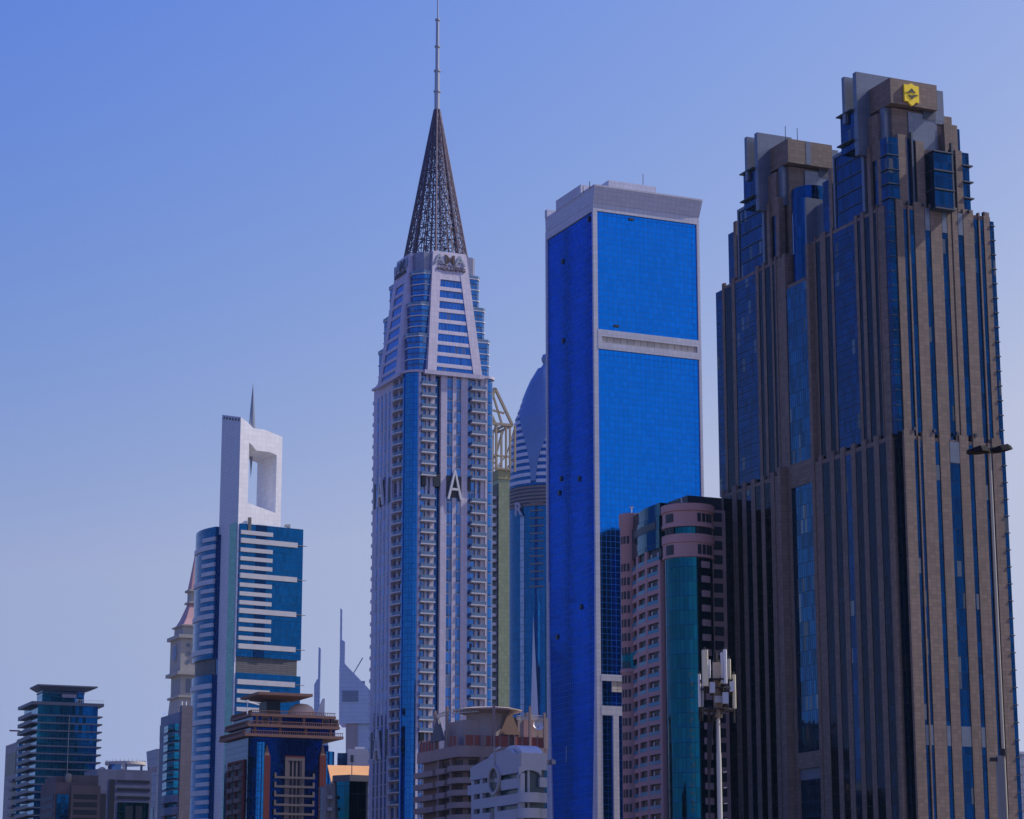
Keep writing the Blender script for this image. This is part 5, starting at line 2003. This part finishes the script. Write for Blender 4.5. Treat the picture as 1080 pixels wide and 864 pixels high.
# upper gable
zb0 = T.L(540, 816)[1]
MB().poly_x([(yA, zb0), (yD, T.L(497, 822)[1] - .3), (yD, zd2), (yC + 1.5, zc2 - .8), (yC, zc2), (yB - 1, zc2 + .4), (yB - 3.5, zb_), (yA, za)], -.2, .8).build("gable", ww, V)
ztop = zb0
fh = 3.35
for k in range(10):
    z1 = zb0 - 1.15 - k * fh
    if z1 < 3: break
    z0 = z1 - (fh - 1.15)
    if k == 1:
        MB().box(-.2, .8, 0, ll - 1.5, z0, z1).build("floor_band", ww, V)
    elif k == 0:
        MB().box(-.2, .8, 0, yR - 3.2, z0, z1).build("floor_band", ww, V)
        MB().box(-.2, .8, yR + 3.0, ll + 1.5, z0, z1).build("floor_band", ww, V)
    else:
        MB().box(-.6, .8, 1.0, yR - 2, z0, z1).build("floor_band", ww, V)
        MB().box(-.6, .8, yR + 2, ll - 2.5, z0, z1).build("floor_band", ww, V)
for y in (0.4, yR - .3, yR + 8, ll - 1.2):
    MB().box(-.15, .9, y - .7, y + .7, 0, zb0 - .2).build("column", ww, V)
# ring emblem
m = MB()
n = 40
ro, ri = 3.1, 2.5
for i in range(n):
    t0, t1 = 2 * math.pi * i / n, 2 * math.pi * (i + 1) / n
    q = [(yR + r * math.cos(t), zR + r * 1.05 * math.sin(t)) for r, t in ((ri, t0), (ro, t0), (ro, t1), (ri, t1))]
    f = [(-.75, *v) for v in q]
    b = [(-.1, *v) for v in q]
    m.face(f); m.face([f[1], f[2], b[2], b[1]]); m.face([f[3], f[0], b[0], b[3]])
ring_ = m.build("ring_emblem", plain("ring_grey", (.36, .34, .34), .6), V)
for sg in (1, -1):
    pts = [(yR + 2.3 * math.cos(t), zR + sg * (.55 + 1.9 * math.sin(t))) for t in [math.pi * i / 12 for i in range(13)]]
    MB().poly_x(pts, -.35, -.1).build("ring_opening", dk, ring_)
MB().bar((-.4, yR, zR + 3), (-.4, yR, zc2 + 1.2), .12, 5).build("finial", plain("ring_grey", (.36, .34, .34), .6), V)
MB().bar((-.3, yR - .8, zc2 + .6), (-.3, yR - 2.8, zc2 + 1.0), .2, 5).build("roof_lamp", wmet, V)
# road side: parapet, arch recess, round balconies
MB().box(0, xe, -.25, .8, zt - 3.6, zt).build("parapet", ww, V)
for k in range(10):
    z1 = zt - 5.2 - k * fh
    if z1 < 3: break
    MB().box(4.5, xe, -.25, .8, z1 - 2.1, z1).build("floor_band", ww, V)
MB().bar((2.0, .4, 0), (2.0, .4, zt - 3.6), .35, 12).build("column", ww, V)
pr = None
for k in range(9):
    z1 = zt - 8.6 - k * fh
    if z1 < 3: break
    if pr is None:
        P_ = [(4.3, 1.0)] + [(2.1 - 2.6 * math.cos(t) * 1.0, -.3 - 2.0 * math.sin(t)) for t in [math.pi * i / 16 for i in range(17)]][::-1] + [(-.5, 1.0)]
        pr = MB().prism(P_[::-1], -2.1, 0).build("round_balcony", ww, V, (0, 0, z1), smooth='angle')
    else:
        dup(pr, V, (0, 0, z1))
# arch over the corner balcony
m = MB()
n = 14
for i in range(n):
    t0, t1 = math.pi * i / n, math.pi * (i + 1) / n
    c0, c1 = 2.2 - 2.7 * math.cos(t0), 2.2 - 2.7 * math.cos(t1)
    h0, h1 = zt - 5.2 + 1.5 * math.sin(t0), zt - 5.2 + 1.5 * math.sin(t1)
    m.face([(c0, -.27, h0), (c1, -.27, h1), (c1, -.27, zt - 3.0), (c0, -.27, zt - 3.0)])
    m.face([(c0, -.27, h0), (c0, .9, h0), (c1, .9, h1), (c1, -.27, h1)])
m.build("arch_head", ww, V)
# barrel roof
m = MB()
x0, x1 = 1.2, xe
yc, zc3 = 7.5, zt - 1.2
n = 14
for i in range(n):
    t0, t1 = math.pi * i / n, math.pi * (i + 1) / n
    A0, A1 = (yc - 6.4 * math.cos(t0), zc3 + 3.4 * math.sin(t0)), (yc - 6.4 * math.cos(t1), zc3 + 3.4 * math.sin(t1))
    m.face([(x0, *A0), (x1, *A0), (x1, *A1), (x0 + 0, *A1)])
    m.face([(x0, *A0), (x0, *A1), (x0, yc, zc3)])
m.build("barrel_roof", plain("roof_white", (.5, .5, .54), .5), V, smooth='angle')

# ---------------------------------------------------------------- mobile phone mast close to the camera
T = Thing("phone_mast", "pale steel mobile phone mast crowded with white antenna panels, in front of the hotel", "phone mast", 757.5, 760, 62, 0)
M = T.o
steel = plain("galvanised", (.5, .49, .45), .5, .2, scale=1.5)
panel = plain("antenna_white", (.66, .66, .66), .45, scale=1.5)
cream2 = plain("antenna_cream", (.58, .53, .38), .5, scale=1.5)
greyb = plain("radio_grey", (.4, .43, .5), .5, scale=2)
blkm = plain("bracket_dark", (.03, .03, .035), .6, .3)
s_ = 62 / F * 1.0


def X(px): return (px - 757.5) * s_


def Zm(py): return T.Z(py)


MB().bar((0, 0, 0), (0, 0, Zm(795)), .075, 16, .062).build("pole", steel, M, smooth='angle')
MB().bar((0, 0, Zm(795)), (.0, 0, Zm(757)), .052, 14, .045).build("pole", steel, M, smooth='angle')
MB().bar((.0, 0, Zm(757)), (.0, 0, Zm(697)), .12, 10, .12).build("pole_head", plain("head_rust", (.2, .16, .12), .7, scale=2), M)
specs = [  # px0, px1, py top, py bottom, depth, material
    (739.8, 746.0, 688.5, 726, -.55, cream2), (747.0, 751.8, 694, 713, .45, panel), (762.6, 766.0, 687.5, 723, -.45, panel), (760.2, 763.0, 690, 722, -.30, panel),
    (769.8, 772.8, 694, 715, .30, cream2), (772.6, 776.0, 712.5, 748, -.15, cream2), (737.6, 740.2, 710.5, 745, .15, panel), (740.4, 743.0, 720, 744.5, .2, greyb)]
for x0, x1, y0, y1, dep, mt in specs:
    o = MB().prism([(X(x0), dep - .06), (X(x0) + .015, dep - .09), (X(x1) - .015, dep - .09), (X(x1), dep - .06), (X(x1), dep + .08), (X(x0), dep + .08)], Zm(y1), Zm(y0)).build("antenna_panel", mt, M)
    xm = (X(x0) + X(x1)) / 2
    MB().bar((xm, dep + .16, Zm(y1) - .35), (xm, dep + .16, Zm(y0) + .1), .03, 8).box(xm - .04, xm + .04, dep + .08, dep + .16, Zm(y0) - .25, Zm(y0) - .17).box(xm - .04, xm + .04, dep + .08, dep + .16, Zm(y1) + .12, Zm(y1) + .2).build("mounting_pipe", blkm, o)
for x0, x1, y0, y1, dep in ((747.5, 752.8, 722, 733, -.5), (760.8, 766.8, 732.5, 744, -.45), (769.4, 773.8, 720, 730.5, -.2)):
    o = box("radio_unit", greyb, M, X(x0), X(x1), dep - .1, dep + .1, Zm(y1), Zm(y0))
    box("unit_bracket", blkm, o, X(x0) + .02, X(x1) - .02, dep + .1, dep + .2, Zm(y1) - .06, Zm(y1) + .12)
MB().prism([(X(752.3), -.3), (X(759.5), -.3), (X(759.5), -.1), (X(752.3), -.1)], Zm(717), Zm(700)).build("dish_shroud", plain("shroud_tan", (.52, .42, .3), .6, scale=2), M)
MB().bar((X(754.8), -.1, Zm(700)), (X(755.3), -.1, Zm(688)), .05, 8).bar((X(755.3), -.1, Zm(688)), (X(758), 0, Zm(696)), .03, 6).build("top_camera", blkm, M)
for zc_ in (Zm(727), Zm(718), Zm(749)):
    m = MB()
    for i in range(14):
        t0, t1 = 2 * math.pi * i / 14, 2 * math.pi * (i + 1) / 14
        r = .42
        m.bar((r * math.cos(t0), r * math.sin(t0), zc_), (r * math.cos(t1), r * math.sin(t1), zc_), .025, 6)
    for i in range(3):
        t = math.pi / 3 + 2 * math.pi * i / 3
        m.bar((0, 0, zc_), (.45 * math.cos(t), .45 * math.sin(t), zc_), .03, 6)
    m.build("support_ring", blkm, M)
rng = random.Random(11)
for i in range(7):
    x0 = rng.uniform(-.3, .32)
    m = MB()
    pts = [(x0, rng.uniform(-.3, .1), Zm(745)), (x0 * .7 - .1, -.1, Zm(752)), (-.14 - .02 * i, -.06 + .03 * i, Zm(762)), (-.2 - .015 * i, -.02, Zm(790)), (-.27, .02 * i, Zm(830)), (-.26, .02 * i, 0)]
    for a_, b_ in zip(pts, pts[1:]):
        m.bar(a_, b_, .018, 6)
    m.build("cable", blkm, M)
box("junction_box", greyb, M, -.1, .1, -.26, -.2, Zm(742), Zm(735))
# access pegs
for k in range(10):
    z = Zm(815) - k * .4
    MB().bar((.1, -.1, z), (.16, -.28, z), .014, 5).build("climbing_peg", steel, M)

# ---------------------------------------------------------------- street lamp
T = Thing("street_lamp", "tall thin street lamp with two dark flat lamp heads against the brown hotel", "street lamp", 1044, 478, 52, 0)
Ls = T.o
ps = plain("lamp_paint", (.42, .38, .31), .45, .3, scale=1.5)
lh = plain("lamp_head_dark", (.014, .014, .017), .8, 0, scale=2, spec=.1)
zt = T.Z(478)
zj = T.Z(795)
MB().bar((0, 0, zj), (0, 0, zt + .12), .034, 12, .026).build("pole", ps, Ls, smooth='angle')
MB().bar((0, 0, 0), (0, 0, zj), .045, 12, .034).build("pole", ps, Ls, smooth='angle')
MB().bar((0, 0, zj - .05), (0, 0, zj + .1), .075, 12).build("collar", blkm, Ls)


def head(sx, rise, twist):
    """flat tapering lantern: narrow neck, wide shallow body, glass underneath"""
    m = MB()
    secs = [(0.0, .06, .06), (.08, .09, .08), (.18, .24, .12), (.38, .27, .13), (.52, .17, .08), (.58, .05, .03)]
    prev = None
    for d, wdt, hh in secs:
        rg_ = [(sx * d, -wdt, 0), (sx * d, wdt, 0), (sx * d, wdt * .75, hh), (sx * d, -wdt * .75, hh)]
        if prev:
            for i in range(4):
                j = (i + 1) % 4
                m.face([prev[i], prev[j], rg_[j], rg_[i]])
        else:
            m.face(rg_)
        prev = rg_
    m.face(prev[::-1])
    o = m.build("lamp_head", lh, Ls, (0, 0, zt))
    o.rotation_euler = (0, -sx * rise, twist)
    g = MB().box(sx * .2, sx * .46, -.15, .15, -.015, .0).build("lamp_glass", plain("lamp_glass", (.02, .02, .024), .9, spec=0.05, scale=3), o)
    return o


head(1, math.radians(12), math.radians(24))
head(-1, math.radians(-3), math.radians(24))
MB().bar((-.1, 0, zt + .05), (.1, 0, zt + .09), .05, 8).build("head_bracket", lh, Ls)
# square housing on the lower pole
xa = (1060.5 - 1066.5) * 52 / F
MB().box(xa - .02, xa + .12, -.05, .18, .4, T.Z(797)).build("pole_housing", plain("housing_grey", (.16, .17, .19), .5, .1, scale=2), Ls)
MB().box(xa - .17, xa - .02, -.02, .12, T.Z(803), T.Z(799)).build("housing_bracket", blkm, Ls)
# ---------------------------------------------------------------- plant and clutter on the roofs
pl1, pl2 = plain("plant_grey", (.26, .27, .3), .6, .2), plain("plant_sand", (.33, .29, .25), .8)


def clutter(par, seed, x0, x1, y0, y1, z, n, smax=2.2):
    r = random.Random(seed)
    for _ in range(n):
        w_, d_, h_ = r.uniform(.8, smax), r.uniform(.8, smax), r.uniform(.7, smax * .8)
        x, y = r.uniform(x0, x1 - w_), r.uniform(y0, y1 - d_)
        m = MB().box(x, x + w_, y, y + d_, z, z + h_)
        if r.random() < .5:
            m.box(x + w_ * .25, x + w_ * .75, y + d_ * .25, y + d_ * .75, z + h_, z + h_ + .25)
        m.build("roof_unit", r.choice((pl1, pl2)), par)
    for _ in range(max(1, n // 3)):
        x, y, h_ = r.uniform(x0, x1), r.uniform(y0, y1), r.uniform(2, 4)
        MB().bar((x, y, z), (x, y, z + h_), .06, 5).build("aerial", pl1, par)


def top(o, mesh_names):
    return max((max(v.co.z for v in c.data.vertices) for c in o.children if c.type == 'MESH' and c.name.split('.')[0] in mesh_names))


clutter(V, 3, 10.5, 13.2, 2, 14, zt_v, 3, 1.6)
clutter(O, 5, 2, 14, 4, 20, top(O, ("wall",)), 5)
clutter(B3, 8, 6, 14, 3, 12, top(B3, ("wall",)), 3, 1.8)
clutter(P, 9, 1, 10, 4, 18, top(P, ("side_wall",)), 4, 2.0)
clutter(N_, 12, 19, 25, 3, 14, top(N_, ("roof_room",)), 3, 1.6)
clutter(B4, 13, 1, 8, 2, 14, top(B4, ("wall",)), 3, 1.8)
clutter(K, 14, 21, 29, 2, 20, top(K, ("glass_wall",)), 5, 2.4)
clutter(B, 15, 24, 32, 10, 25, ZP_BLUE, 3, 2.0)
